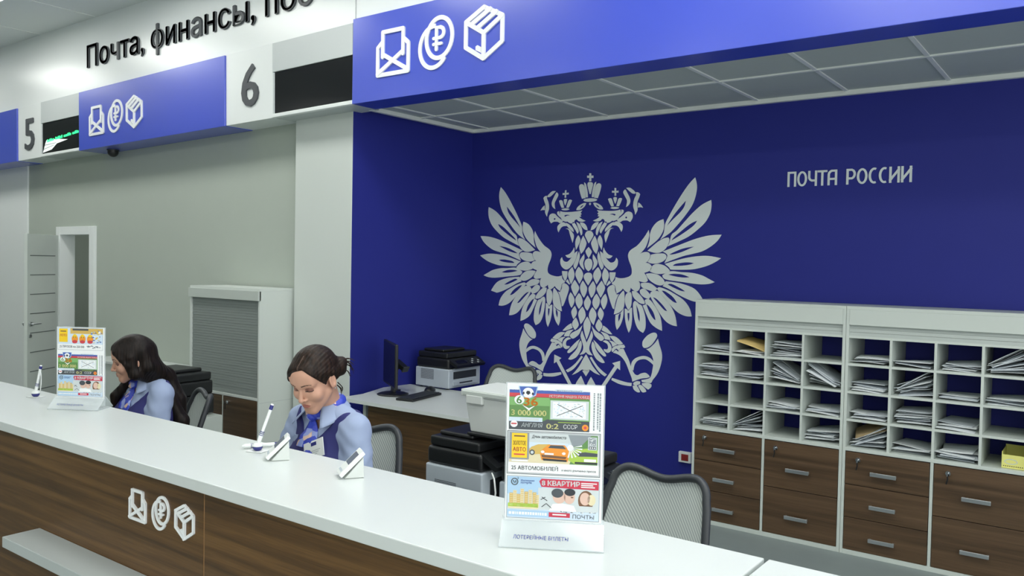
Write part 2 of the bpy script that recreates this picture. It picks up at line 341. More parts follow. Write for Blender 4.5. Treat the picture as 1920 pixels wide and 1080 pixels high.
EAGLE_SIDE = [[[(56,667),(47,618),(40,585),(37,546),(19,547),(22,586),(31,624),(40,654)]],[[(63,647),(82,654),(98,646),(102,627),(89,578),(73,537),(42,541),(44,590),(53,629)]],[[(33,499),(56,500),(94,484),(117,464),(124,447),(95,447),(66,460),(46,477)],[(56,488),(78,477),(93,462),(72,469)]],[[(225,611),(238,610),(239,587),(260,589),(260,574),(239,575),(240,551),(226,551),(227,575),(203,576),(203,590),(226,588)]],[[(169,526),(185,532),(200,527),(213,497),(221,470),(201,467),(185,492)]],[[(216,535),(233,540),(247,534),(244,512),(234,488),(222,513)]],[[(263,525),(281,531),(293,524),(282,495),(267,468),(245,469),(254,499)]],[[(192,454),(208,461),(239,462),(270,456),(255,449),(220,447)]],[[(329,607),(359,608),(383,594),(408,572),(407,561),(387,563),(366,576)]],[[(320,596),(329,585),(345,558),(360,530),(366,503),(355,477),(331,460),(337,483),(339,510),(324,537),(305,570),(308,586)]],[[(414,571),(435,568),(450,554),(441,528),(429,501),(427,470),(431,437),(422,416),(412,399),(407,427),(395,460),(396,497),(406,529),(417,550)]],[[(438,491),(457,477),(478,450),(458,455),(434,453)]],[[(69,442),(120,435),(196,431),(252,434),(279,441),(284,414),(271,384),(253,363),(219,353),(213,358),(185,342),(163,339),(156,352),(144,348),(137,365),(118,371),(102,357),(68,351),(35,358),(74,373),(97,389),(78,393),(86,406),(74,413),(86,424)],[(184,404),(209,410),(237,407),(240,398),(228,396),(209,403)]],[[(292,441),(308,436),(307,416),(283,393),(276,390),(288,414)]],[[(253,360),(283,379),(314,402),(332,418),(356,423),(380,414),(390,393),(387,369),(369,343),(354,351),(339,356),(302,354),(284,344),(265,349)],[(334,385),(340,383),(343,378),(340,372),(334,370),(328,373),(326,378),(328,383)]],[[(235,344),(259,348),(284,335),(303,316),(303,289),(293,267),(285,284),(269,306),(247,317),(216,318)]],[[(87,345),(74,319),(46,292),(15,281),(26,314),(52,339)]],[[(122,349),(106,313),(88,275),(76,242),(65,253),(68,291),(90,330)]],[[(141,343),(163,334),(151,313),(129,285),(110,255),(99,275),(113,308)]],[[(228,344),(210,317),(179,290),(148,269),(151,291),(176,318),(204,337)]],[[(226,296),(195,286),(180,247),(155,182),(144,237),(164,269),(194,294)]],[[(54,237),(73,198),(88,149),(72,92),(45,121),(25,165),(25,187)]],[[(102,242),(122,209),(127,171),(120,124),(99,160),(82,198),(88,223)]],[[(139,143),(153,116),(182,89),(220,78),(201,61),(173,59),(145,77),(135,110)]],[[(106,113),(128,99),(154,67),(193,29),(218,24),(242,35),(254,62),(268,41),(265,3),(243,-25),(212,-38),(181,-26),(146,6),(120,50)]],[[(91,110),(103,83),(120,39),(140,-5),(124,-34),(101,5),(84,66)]],[[(42,88),(65,60),(84,27),(73,-6),(40,-39),(41,-23),(51,16),(40,54)]],[[(91,-14),(112,-44),(120,-77),(106,-110),(81,-150),(58,-112),(48,-79),(61,-45)]],[[(152,-17),(181,-48),(191,-81),(179,-119),(161,-156),(138,-115),(131,-77),(140,-44)]],[[(198,-53),(250,-52),(244,-90),(221,-132),(204,-108)]],[[(195,-118),(211,-135),(177,-161),(172,-153)]],[[(48,-126),(69,-161),(71,-194),(57,-234),(35,-262),(15,-224),(8,-185),(24,-157)]],[[(126,-122),(148,-153),(158,-181),(140,-225),(120,-256),(95,-216),(83,-183),(104,-149)]],[[(83,-228),(109,-263),(114,-290),(103,-324),(80,-355),(55,-326),(47,-293),(61,-253)]],[[(164,-225),(180,-260),(179,-293),(164,-332),(150,-349),(132,-317),(125,-284),(140,-250)]],[[(46,-337),(75,-369),(84,-402),(73,-442),(61,-478),(35,-449),(17,-411),(24,-372)]],[[(120,-334),(145,-366),(151,-388),(143,-416),(130,-441),(108,-412),(99,-385),(107,-357)]],[[(108,-428),(134,-460),(141,-485),(129,-510),(113,-529),(90,-507),(80,-483),(93,-451)]],[[(150,-478),(189,-501),(233,-542),(202,-539),(138,-515),(147,-492)]],[[(45,-488),(81,-524),(139,-554),(158,-574),(155,-588),(133,-601),(101,-584),(69,-553)]],[[(126,-527),(173,-538),(202,-555),(218,-588),(168,-585),(158,-558)]],[[(208,-557),(252,-557),(289,-574),(330,-609),(284,-618),(246,-590)]],[[(206,-594),(240,-599),(279,-621),(238,-640),(228,-613)]],[[(149,-603),(174,-595),(203,-607),(228,-641),(223,-674),(198,-691),(169,-681),(161,-665),(191,-666),(200,-648),(191,-622),(168,-610)]],[[(58,-612),(75,-639),(85,-671),(110,-705),(148,-742),(171,-772),(143,-774),(98,-751),(65,-709),(48,-660),(49,-629)]],[[(64,-599),(95,-623),(134,-659),(176,-703),(181,-719),(161,-720),(119,-691),(91,-660),(78,-627)]],[[(235,-681),(235,-657),(253,-639),(290,-625),(339,-616),(351,-634),(334,-644),(309,-643),(297,-666),(275,-651),(260,-660),(248,-675)]],[[(244,-686),(270,-662),(292,-678),(303,-654),(337,-650),(360,-691),(386,-735),(406,-785),(436,-835),(465,-845),(494,-829),(530,-820),(558,-833),(569,-848),(544,-857),(494,-868),(422,-898),(416,-870),(395,-826),(361,-757),(323,-714),(285,-694)]],[[(433,-907),(458,-892),(488,-892),(489,-908),(459,-923),(433,-922)]],[[(426,-931),(459,-924),(481,-954),(489,-973),(467,-975),(438,-959)]],[[(474,-926),(495,-917),(532,-943),(543,-964),(511,-971),(488,-947)]],[[(506,-903),(552,-895),(585,-905),(583,-924),(560,-945),(539,-935),(510,-916)]],[[(501,-598),(507,-572),(539,-534),(581,-509),(610,-507),(623,-525),(614,-551),(583,-595),(548,-621),(519,-627),(505,-617)]],[[(534,-635),(562,-626),(604,-588),(631,-550),(643,-591),(665,-653),(668,-704),(653,-769),(629,-823),(595,-868),(581,-892),(552,-892),(506,-892),(500,-878),(538,-869),(573,-854),(587,-821),(593,-788),(598,-749),(598,-717),(584,-679),(562,-652)]],[[(409,-792),(412,-752),(437,-720),(477,-700),(520,-691),(563,-700),(596,-726),(597,-752),(571,-732),(535,-715),(499,-717),(463,-731),(438,-763),(428,-810)]],[[(48,-736),(96,-796),(143,-836),(193,-866),(175,-881),(120,-848),(73,-795),(33,-744)]],[[(242,-887),(296,-898),(363,-909),(416,-910),(414,-934),(364,-934),(304,-927),(236,-904)]],[[(309,-747),(311,-819),(287,-803),(183,-953),(155,-989),(122,-993),(154,-948),(263,-788),(241,-770)]],[[(47,-899),(91,-962),(99,-1002),(9,-1012),(9,-971)]],[[(530,278),(536,239),(525,188),(506,145),(478,112),(458,94),(490,107),(526,109),(547,91),(542,59),(520,33),(500,28),(537,23),(560,5),(562,-13),(545,-34),(501,-50),(522,-80),(534,-108),(510,-122),(455,-114),(468,-140),(464,-175),(440,-195),(409,-184),(387,-166),(383,-190),(370,-209),(345,-198),(319,-176),(300,-196),(266,-217),(257,-186),(251,-159),(225,-144),(220,-137),(246,-116),(252,-89),(295,-98),(347,-91),(385,-74),(396,-47),(389,-5),(366,49),(360,89),(380,123),(437,159),(485,210),(516,253)]],[[(652,359),(659,309),(646,259),(604,202),(522,141),(541,195),(544,246),(563,296),(602,338)]],[[(697,220),(705,195),(683,146),(645,114),(598,104),(526,120),(565,152),(612,188),(659,213)]],[[(555,89),(598,97),(661,99),(684,82),(677,57),(638,32),(576,22),(528,34),(547,59)]],[[(568,2),(607,20),(662,11),(697,-10),(717,-31),(679,-49),(624,-56),(577,-48),(549,-38)]],[[(518,-58),(560,-53),(618,-63),(660,-92),(678,-121),(652,-141),(611,-138),(561,-113),(531,-84)]],[[(477,-131),(519,-126),(561,-132),(616,-168),(587,-188),(545,-182),(486,-161)]],[[(469,-185),(503,-172),(546,-205),(560,-231),(546,-250),(504,-237),(474,-211)]],[[(401,-195),(435,-197),(478,-230),(509,-271),(509,-290),(471,-284),(428,-255),(406,-225)]],[[(354,-216),(388,-203),(399,-241),(394,-310),(370,-342),(346,-297),(341,-251)]],[[(323,-194),(333,-213),(333,-313),(299,-361),(245,-383),(259,-316),(280,-246)]],[[(194,-167),(229,-150),(247,-165),(248,-192),(266,-227),(284,-222),(258,-278),(246,-340),(232,-333),(200,-257),(181,-195)]],[[(901,662),(916,603),(911,541),(886,466),(839,397),(780,328),(720,266),(682,238),(631,206),(658,252),(665,295),(672,330),(702,386),(747,462),(806,552),(857,619)],[(833,495),(819,447),(786,405),(733,357),(682,307),(707,347),(748,403),(793,454)]],[[(1030,492),(1033,448),(1023,393),(988,332),(930,278),(864,230),(790,195),(691,153),(709,185),(724,241),(765,272),(825,335),(884,396),(957,457)],[(926,344),(900,309),(849,272),(789,234),(722,197),(743,223),(796,265),(870,320)]],[[(1116,239),(1085,195),(1035,154),(970,119),(889,98),(814,80),(670,28),(692,75),(688,96),(653,114),(722,139),(828,178),(917,209),(1019,233)],[(907,153),(859,132),(806,111),(746,95),(707,92),(753,114),(821,139)]],[[(1116,69),(1080,45),(1023,17),(950,-5),(876,-17),(725,-20),(709,-3),(674,21),(739,40),(837,66),(934,81),(1022,84)],[(909,30),(868,17),(800,9),(739,8),(762,23),(830,34),(875,35)]],[[(1073,-105),(1032,-118),(971,-124),(893,-119),(814,-110),(684,-95),(655,-66),(724,-34),(812,-39),(892,-42),(970,-58),(1024,-82)],[(876,-74),(829,-78),(765,-72),(704,-59),(749,-52),(813,-55)]],[[(987,-238),(942,-249),(919,-253),(856,-234),(783,-203),(718,-169),(661,-148),(685,-110),(750,-116),(814,-125),(893,-148),(941,-179)],[(845,-181),(807,-177),(750,-156),(701,-134),(734,-129),(799,-155)]],[[(901,-364),(850,-363),(786,-337),(720,-280),(662,-223),(616,-172),(632,-157),(702,-177),(767,-208),(832,-246),(881,-303)],[(781,-270),(748,-261),(695,-222),(653,-182),(686,-188),(744,-224)]],[[(785,-444),(739,-436),(690,-409),(640,-352),(589,-279),(558,-219),(570,-193),(620,-187),(670,-230),(729,-295),(766,-360)],[(703,-335),(676,-327),(630,-284),(580,-235),(613,-247),(663,-290)]],[[(663,-486),(613,-466),(566,-431),(532,-372),(497,-302),(522,-293),(513,-259),(551,-254),(597,-301),(640,-367),(657,-426)],[(608,-410),(582,-392),(548,-341),(526,-289),(556,-310),(590,-354)]],[[(504,-512),(466,-490),(439,-446),(421,-378),(413,-294),(428,-270),(449,-281),(462,-292),(488,-306),(515,-373),(524,-434),(521,-479)],[(473,-430),(457,-399),(446,-339),(439,-297),(456,-330),(471,-376)]],[[(380,-519),(358,-466),(345,-405),(341,-336),(351,-335),(371,-351),(394,-326),(403,-325),(405,-417),(397,-479)],[(377,-436),(368,-404),(365,-364),(371,-367),(382,-363),(383,-403)]],[[(275,-503),(261,-457),(260,-387),(304,-369),(329,-333),(326,-399),(305,-462)],[(287,-441),(284,-401),(291,-381),(306,-369),(302,-408)]]]

# ------------------------------------------------------------------ ceiling lamps (hall)
def ceiling_lamp(i, x, y, row):
    t = thing('ceiling_light', 'square flush ceiling light, %s in the row %s' % (i, row), 'ceiling light', (x, y, 4.17), 0, 'ceiling lights')
    MB().box((-.62,-.32,-.035), (.62,-.295,0), M_signwhite).box((-.62,.295,-.035), (.62,.32,0), M_signwhite).box((-.62,-.295,-.035), (-.595,.295,0), M_signwhite).box((.595,-.295,-.035), (.62,.295,0), M_signwhite).build('frame', t)
    MB().box((-.595,-.295,-.02), (.595,.295,-.004), M_led).build('diffuser', t)
for r, (yy, row) in enumerate(((-1.3, 'over the hall behind the customer'), (3.1, 'between the counter and the signs'))):
    for i, xx in enumerate((-11.4, -9.0, -6.6, -4.2, -1.8, .6, 3.0)):
        ceiling_lamp(['first', 'second', 'third', 'fourth', 'fifth', 'sixth', 'seventh'][i], xx, yy, row)

for i, xx in enumerate((-1.3, .1)): ceiling_lamp(('left', 'right')[i], xx, 1.65, 'over the right end of the counter')

# ------------------------------------------------------------------ the room
ZB = 2.905                                   # underside of the signs
floor = struct(MB().box((-16, -6, -.1), (5, 6.5, 0), M_floor).build('floor'))
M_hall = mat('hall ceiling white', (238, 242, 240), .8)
struct(MB().box((-16, -6, 4.17), (3.6, 4.47, 4.27), M_hall).build('ceiling_hall'))
g = MB()
for k in range(-6, 10): g.box((-8.424+1.2*k-.012, -6, 4.164), (-8.424+1.2*k+.012, 4.2, 4.1695), M_grid)
for k in range(9): g.box((-16, 3.0-1.2*k-.012, 4.165), (3.6, 3.0-1.2*k+.012, 4.1695), M_grid)
struct(g.build('trim_9'))
# hall walls away from the street side
struct(MB().box((-16.1, -6, 0), (-16, 4.47, 4.17), M_white_wall).build('wall_hall_left'))
struct(MB().box((-16, -6.1, 0), (-1.0, -6, 4.17), M_white_wall).build('wall_hall_rear'))
# white wall with a door opening
g = MB()
g.box((-16, 4.47, 0), (-9.67, 4.6, 3.0), M_white_wall).box((-9.0, 4.47, 0), (-4.9, 4.6, 3.0), M_white_wall).box((-9.67, 4.47, 1.985), (-9.0, 4.6, 3.0), M_white_wall)
struct(g.build('wall_rear'))
M_panelwhite = mat('white wall panel', (212, 219, 214), .35)
struct(MB().box((-5.48, 4.385, 0), (-4.80, 4.47, 2.91), M_panelwhite).build('trim_1', bevel=.002))
struct(MB().box((-16, 4.45, 0), (-10.5, 4.47, 2.83), M_signwhite).build('trim_2', bevel=.002))
# passage behind the door
g = MB(); g.box((-11.2, 6.2, 0), (-8.2, 6.3, 2.6), M_white_wall).box((-11.3, 4.6, 0), (-11.2, 6.3, 2.6), M_white_wall).box((-8.2, 4.6, 0), (-8.1, 6.3, 2.6), M_white_wall).box((-11.3, 4.6, 2.6), (-8.1, 6.3, 2.7), M_white_wall)
struct(g.build('wall_passage'))
t_ = thing('ceiling_light', 'added fill light in the passage behind the open door', 'ceiling light', (-9.7, 5.4, 2.6)); MB().box((-.3,-.3,-.03), (.3,.3,-.004), mat('passage fill light', (250, 252, 250), .5, emit=6.0)).build('diffuser', t_); MB().box((-.32,-.32,-.02), (.32,.32,-.002), M_signwhite).build('frame', t_)  # added lamp, no such fitting in view; it brightens the dark passage
g = MB(); g.box((-9.76, 4.44, 0), (-9.665, 4.61, 2.07), M_signwhite).box((-9.005, 4.44, 0), (-8.895, 4.61, 2.07), M_signwhite).box((-9.665, 4.44, 1.98), (-9.005, 4.61, 2.07), M_signwhite)
struct(g.build('trim_3', bevel=.004))
# blue niche
g = MB()
a = Vector((-4.80, 4.387, 0)); b = Vector((-4.675, 5.69, 0)); n = Vector((-.14, .024, 0))
vs = [a, b, b+n, a+Vector((-.10, .085, 0))]
g.add([p for p in vs]+[p+Vector((0, 0, 2.93)) for p in vs], [(0,1,5,4),(1,2,6,5),(2,3,7,6),(3,0,4,7),(4,5,6,7),(3,2,1,0)], M_blue_wall)
struct(g.build('wall_left'))
struct(MB().box((-4.83, 5.69, 0), (3.6, 5.83, 2.95), M_blue_wall).build('wall_back'))
struct(MB().box((3.5, 4.42, 0), (3.64, 5.69, 2.95), M_blue_wall).build('wall_right'))
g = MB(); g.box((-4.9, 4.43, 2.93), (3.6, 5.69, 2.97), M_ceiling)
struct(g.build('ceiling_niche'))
g = MB()
for k in range(14):
    x = -3.883 - .6 + .6*k
    if x > 3.4: break
    g.box((x-.012, 4.44, 2.922), (x+.012, 5.68, 2.9299), M_grid)
g.box((-4.64, 4.96, 2.92), (3.5, 4.984, 2.9299), M_grid)
g.box((-4.66, 5.655, 2.90), (3.5, 5.69, 2.93), M_grid)
g.box((-4.672, 4.43, 2.90), (-4.635, 5.69, 2.93), M_grid)
struct(g.build('trim_4'))

# door leaf standing open
leaf_dir = Vector((.52, -.854, 0)).normalized(); ang = math.atan2(leaf_dir.y, leaf_dir.x)
dr = bpy.data.objects.new('door_1', None); C.objects.link(dr); dr.location = (-9.715, 4.43, 0); dr.rotation_euler = (0, 0, ang); struct(dr)
M_door = mat('grey door veneer', (206, 213, 208), .45, noise=.03)
M_groove = mat('dark door groove', (104, 112, 110), .5)
g = MB(); g.box((0, -.02, .01), (.52, .02, 1.975), M_door)
for k in range(8): g.box((.055, -.0225, 1.735-.21*k), (.475, .0225, 1.735-.21*k+.01), M_groove)
g.build('door_leaf', dr, .002)
g = MB()
for s in (-1, 1):
    g.cyl((.48, .02*s, 1.0), (.48, .045*s, 1.0), .024, m=M_metal).tube([(.48, .045*s, 1.0), (.48, .06*s, 1.0), (.465, .064*s, 1.0), (.36, .064*s, 1.0)], .009, M_metal)
    g.cyl((.48, .02*s, .87), (.48, .032*s, .87), .02, m=M_metal)
g.build('door_handle', dr)

# ------------------------------------------------------------------ icons and lettering for signs
def seg(mb, fr, p, q, w, t, m, ext=.5):
    p = Vector((*p, 0)); q = Vector((*q, 0)); d = (q-p).normalized(); n_ = Vector((-d.y, d.x, 0))*w/2; p = p-d*w*ext; q = q+d*w*ext
    mb.poly([[tuple((p-n_)[:2]), tuple((q-n_)[:2]), tuple((q+n_)[:2]), tuple((p+n_)[:2])]], fr, t, m)
def ring_arc(mb, fr, c, rx, ry, w, a0, a1, t, m, n=40, tilt=0):
    def P(a, k):
        x, y = (rx+k)*math.cos(a), (ry+k)*math.sin(a); return (c[0]+x*math.cos(tilt)-y*math.sin(tilt), c[1]+x*math.sin(tilt)+y*math.cos(tilt))
    full = abs(a1-a0) > 2*PI-.01; A = [a0+(a1-a0)*i/n for i in range(n+1)]
    if full: mb.poly([[P(a, w/2) for a in A[:-1]], [P(a, -w/2) for a in A[:-1]]], fr, t, m)
    else: mb.poly([[P(a, w/2) for a in A]+[P(a, -w/2) for a in A[::-1]]], fr, t, m)
def icon(kind, fr, s, t, m):
    """Envelope, rouble coin or parcel sign about .30*s wide, lower left corner at the frame's origin."""
    mb = MB(); o, ax, az, nn = [Vector(q) for q in fr]; F = (o, ax*s, az*s, nn)
    cnt = [0]
    def L(p, q, w=.03): cnt[0] += 1; seg(mb, F, p, q, w, t+cnt[0]*.00025, m, 0); [mb.poly([[(e[0]+w/2*math.cos(PI*k/6), e[1]+w/2*math.sin(PI*k/6)) for k in range(12)]], F, t+cnt[0]*.00025+.0001*(1+j), m) for j, e in enumerate((p, q))]
    if kind == 'envelope':
        for p, q in (((0,0),(.3,0)),((0,0),(0,.195)),((.3,0),(.3,.195)),((0,.195),(.05,.235)),((.3,.195),(.25,.235)),((.05,.125),(.05,.30)),((.05,.30),(.25,.30)),((.25,.30),(.25,.125)),((0,.01),(.25,.145)),((.3,.01),(.05,.145))): L(p, q)
    elif kind == 'coin':
        ring_arc(mb, F, (.18,.185), .115, .135, .03, 0, 2*PI, t, m, tilt=-.15)
        ring_arc(mb, F, (.13,.13), .125, .14, .03, 1.62, 5.82, t-.0004, m, tilt=-.15)
        L((.155,.11),(.155,.255),.026); ring_arc(mb, F, (.185,.22), .035, .035, .026, -PI/2, PI/2, t, m, 16)
        L((.155,.255),(.19,.255),.022); L((.13,.185),(.19,.185),.022); L((.13,.145),(.20,.145),.022)
    else:
        H = [(.15,.33),(.30,.255),(.30,.09),(.15,0),(0,.09),(0,.255)]
        for i in range(6): L(H[i], H[(i+1) % 6])
        c = (.15,.165); L(c, H[5]); L(c, H[1]); L(c, H[3])
        L((.05,.235),(.20,.31),.03); L((.10,.205),(.25,.285),.03)
        mb.poly([[(.085,.062),(.13,.038),(.13,.075),(.10,.092),(.085,.085)]], F, t, m)
    return mb
def icons_on(parent, x, z, y, s=1.0, t=.009, dxs=(0, .405, .82)):
    for k, n_, dx in (('envelope', 'envelope_icon', dxs[0]), ('coin', 'coin_icon', dxs[1]), ('parcel', 'parcel_icon', dxs[2])):
        icon(k, FRONT(x+dx, y, z+(-.0 if k != 'parcel' else -.005)), s, t, M_letter_white).build(n_, parent)

# ------------------------------------------------------------------ sign band above the wall, hung very slightly out of level
TILT = -.0165
def band_thing(name, label, cat, x):
    o = thing(name, label, cat, (-4.6+x, 0, ZB-TILT*x)); o.rotation_euler = (0, TILT, 0); return o
X5, XA, XB, X6, XS = -5.54, -4.97, -4.10, -1.57, -.94
f_ = band_thing('fascia_board', 'white glossy fascia with charcoal raised lettering running above the blue signs', 'sign', 0)
MB().box((-11.4, 4.22, .60), (0, 4.469, 1.45), M_signwhite).build('board', f_, .003)
mb = MB(); put_text(mb, 'Почта, финансы, пос', FRONT(-3.966, 4.22, .772), w=3.50, h=.285, m=M_letter_dark, depth=.014, bold=.016)
mb.build('lettering', f_)
s5 = band_thing('hanging_sign', 'blue service sign with white mail, coin and parcel icons left of panel 6', 'sign', XB)
MB().box((0, 4.185, -.005), (X6-XB, 4.468, .595), M_signblue).build('panel', s5, .003)
icons_on(s5, .24, .135, 4.185, .89, .009, (0, .365, .715))
s4 = band_thing('hanging_sign', 'end of a plain blue service sign left of number panel 5', 'sign', X5)
MB().box((-3.6, 4.185, -.005), (0, 4.468, .595), M_signblue).build('panel', s4, .003)
for x, wd, num, lab in ((X5, XA-X5, '5', 'white number panel with a charcoal 5 at the left end of the signs'), (X6, XS-X6, '6', 'white number panel with a charcoal 6 left of the blank display')):
    p = band_thing('number_panel', lab, 'sign', x)
    MB().box((0, 4.20, 0), (wd, 4.468, .60), M_signwhite).build('board', p, .003)
    mb = MB(); put_text(mb, num, FRONT(wd*.37 if num == '6' else wd*.34, 4.20, .128 if num == '6' else .105), w=.215, h=.34, m=M_letter_dark, depth=.012, bold=.014); mb.build('numeral', p)
for x, wd, lab, on in ((XA, XB-XA, 'display beside number 5 showing green text and a white paper plane', True), (XS, -XS, 'blank black display beside number 6', False)):
    p = band_thing('queue_display', lab, 'display', x)
    g = MB(); g.box((0, 4.195, .365), (wd, 4.468, .598), M_signgrey).box((0, 4.23, 0), (wd, 4.468, .365), M_signgrey)
    g.box((0, 4.20, .365), (wd, 4.23, .385), M_signgrey).box((0, 4.20, .03), (.02, 4.23, .365), M_signgrey)
    g.build('housing', p, .003)
    MB().box((.02, 4.205, .035), (wd-.004, 4.229, .358), M_screen).build('screen', p)
    g = MB(); g.box((0, 4.188, 0), (wd, 4.228, .03), M_signwhite); g.build('ledge', p, .004)
    if on:
        g = MB(); x0 = .03
        for k in range(26):
            if k % 7 == 6: continue
            h = random.choice((.022, .03, .03)); g.box((.13+k*.027, 4.2015, .15+k*.0016), (.13+k*.027+.02, 4.2048, .15+k*.0016+h), M_green_led)
        g.build('led_text', p)
        F = FRONT(.03, 4.2045, .045); g = MB()
        M_plane = mat('lit white graphic', (226, 236, 232), .5, emit=.55)
        g.poly([[(.0,.0),(.2,.02),(.32,.075),(.56,.098),(.30,.125),(.08,.13),(.05,.09)]], F, .001, M_plane)
        F2 = FRONT(.03, 4.2033, .045)
        g.poly([[(.04,.075),(.30,.082),(.30,.086),(.04,.081)]], F2, .0006, M_dark); g.poly([[(.0,.03),(.26,.062),(.26,.066),(.0,.036)]], F2, .0006, M_dark)
        g.build('paper_plane_graphic', p)
big = thing('hanging_sign', 'long glossy blue sign with mail, coin and parcel icons over the blue niche', 'sign', (-4.6, 0, ZB))
MB().box((0, 4.19, 0), (8.2, 4.43, .622), M_signblue).build('panel', big, .003)
icons_on(big, .27, .175, 4.19, 1.0)
up = thing('fascia_board', 'plain white fascia above the long blue sign', 'sign', (-4.6, 0, ZB))
MB().box((0, 4.22, .622), (8.2, 4.468, 1.262), M_signwhite).build('board', up, .003)

cam_ = thing('security_camera', 'small black dome camera under the blue sign', 'camera', (-8.33, 4.35, ZB+.0165*-3.73-.005))
MB().cyl((0,0,-.012), (0,0,0), .06, m=M_dark).build('base', cam_)
MB().lathe([(.052,-.012),(.052,-.03),(.045,-.05),(.03,-.066),(.012,-.073),(0,-.074)], m=M_black).build('dome', cam_)

# ------------------------------------------------------------------ emblem and company lettering on the blue wall
em = thing('wall_emblem', 'large pale grey double-headed eagle emblem on the blue wall', 'emblem', (EAGLE_X, 5.69, 1.75))
F = ((0, -.0005, 0), (.001, 0, 0), (0, 0, .001), (0, -1, 0)); FM = ((0, -.0005, 0), (-.001, 0, 0), (0, 0, .001), (0, -1, 0))
def smooth_loop(l, grow=0, sub=4):
    l = [Vector((p[0], p[1])) for p in l]; n = len(l); A = sum(l[i-1].x*l[i].y-l[i].x*l[i-1].y for i in range(n)); sg = 1 if A > 0 else -1
    if grow:
        o_ = []
        for i in range(n):
            d1 = (l[i]-l[i-1]).normalized(); d2 = (l[(i+1) % n]-l[i]).normalized(); t = (d1+d2)
            t = t.normalized() if t.length > .2 else d1
            o_.append(l[i]+Vector((t.y, -t.x))*sg*grow)
        l = o_
    def corner(i): return (l[i]-l[i-1]).angle(l[(i+1) % n]-l[i], 0) > math.radians(62)
    out = []
    for i in range(n):
        p1, p2 = l[i], l[(i+1) % n]; m1 = (p2-l[i-1])/2 if not corner(i) else None; m2 = (l[(i+2) % n]-p1)/2 if not corner((i+1) % n) else None
        L_ = (p2-p1).length
        if m1 is None: m1 = (p2-p1) if m2 is None else (p2-p1)*1.5-m2*.5
        if m2 is None: m2 = (p2-p1)*1.5-m1*.5
        for m in (m1, m2):
            if m.length > L_*1.4: m *= L_*1.4/m.length
        for k in range(sub):
            t = k/sub; q = p1*(2*t**3-3*t**2+1)+m1*(t**3-2*t**2+t)+p2*(-2*t**3+3*t**2)+m2*(t**3-t**2); out.append((q.x, q.y))
    return out
EAGLE_MID = [smooth_loop(l, .8) for l in EAGLE_MID]
EAGLE_SIDE = [[smooth_loop(l, .8 if i == 0 else 0) for i, l in enumerate(ls)] for ls in EAGLE_SIDE]
mb = MB()
for l in EAGLE_MID: mb.poly([l], F, .003, M_decal)
for ls in EAGLE_SIDE: mb.poly(ls, F, .003, M_decal); mb.poly(ls, FM, .003, M_decal)
mb.build('eagle', em)
# stroke letters of the post lettering
lt = thing('wall_lettering', 'small pale grey lettering on the blue wall right of the eagle', 'lettering', (-1.864, 5.69, 2.315))
mb = MB(); Hh = .103; ww = .0135; T = .004
kk = [0]
def SL(x, p, q): kk[0] += 1; seg(mb, FRONT(x, -.0005, 0), p, q, ww, T+.00008*kk[0], M_decal, .5)
def SA(x, c, rx, ry, a0, a1): kk[0] += 1; ring_arc(mb, FRONT(x, -.0005, 0), c, rx, ry, ww, a0, a1, T+.00008*kk[0], M_decal, 24)
lo, hi = ww/2, Hh-ww/2
pos = []; adv = {'П': .062, 'О': .068, 'Ч': .062, 'Т': .058, 'А': .064, 'Р': .062, 'С': .058, 'И': .066, ' ': .048}
x = .007
for ch in 'ПОЧТА РОССИИ':
    wd = adv[ch]-.02
    if ch == 'П': SL(x, (0,lo), (0,hi)); SL(x, (0,hi), (wd,hi)); SL(x, (wd,lo), (wd,hi))
    if ch == 'О': SA(x, (wd/2,Hh/2), wd/2, Hh/2-ww/2, 0, 2*PI)
    if ch == 'Ч': SL(x, (wd,lo), (wd,hi)); SL(x, (0,hi), (0,.06)); SA(x, (wd/2,.062), wd/2, .025, PI, 1.5*PI); SL(x, (wd/2,.037), (wd,.037))
    if ch == 'Т': SL(x, (-.004,hi), (wd+.004,hi)); SL(x, (wd/2,lo), (wd/2,hi))
    if ch == 'А': SL(x, (wd,lo), (wd,hi)); SL(x, (wd*.5,hi), (wd,hi)); SA(x, (wd*.5,.07), wd*.5, hi-.07, PI/2, PI); SL(x, (0,lo), (0,.07)); SL(x, (0,.042), (wd,.042))
    if ch == 'Р': SL(x, (0,lo), (0,hi)); SL(x, (0,hi), (wd*.5,hi)); SA(x, (wd*.5,.068), wd*.5, hi-.068, -PI/2, PI/2); SL(x, (0,.04), (wd*.5,.04))
    if ch == 'С': SA(x, (wd/2+.006,Hh/2), wd/2+.006, Hh/2-ww/2, .38*PI, 1.62*PI)
    if ch == 'И': SL(x, (0,lo), (0,hi)); SL(x, (wd,lo), (wd,hi)); SL(x, (0,lo+.012), (wd,hi-.012))
    x += adv[ch]
sc_ = .778/(x-.02)
lo_ = mb.build('letters', lt); lo_.scale = (sc_, 1, 1)

# wall call point
cp = thing('alarm_button', 'small white wall box with a dark red square by the cabinet', 'alarm button', (-2.56, 5.69, .335))
MB().box((-.05,-.03,-.04), (.05,0,.04), M_whiteplast).build('housing', cp, .004)
MB().box((-.026,-.034,-.024), (.03,-.0295,.024), M_red).build('button', cp, .002)
M_shelfgrey = mat('grey shelf laminate', (186, 193, 192), .4)

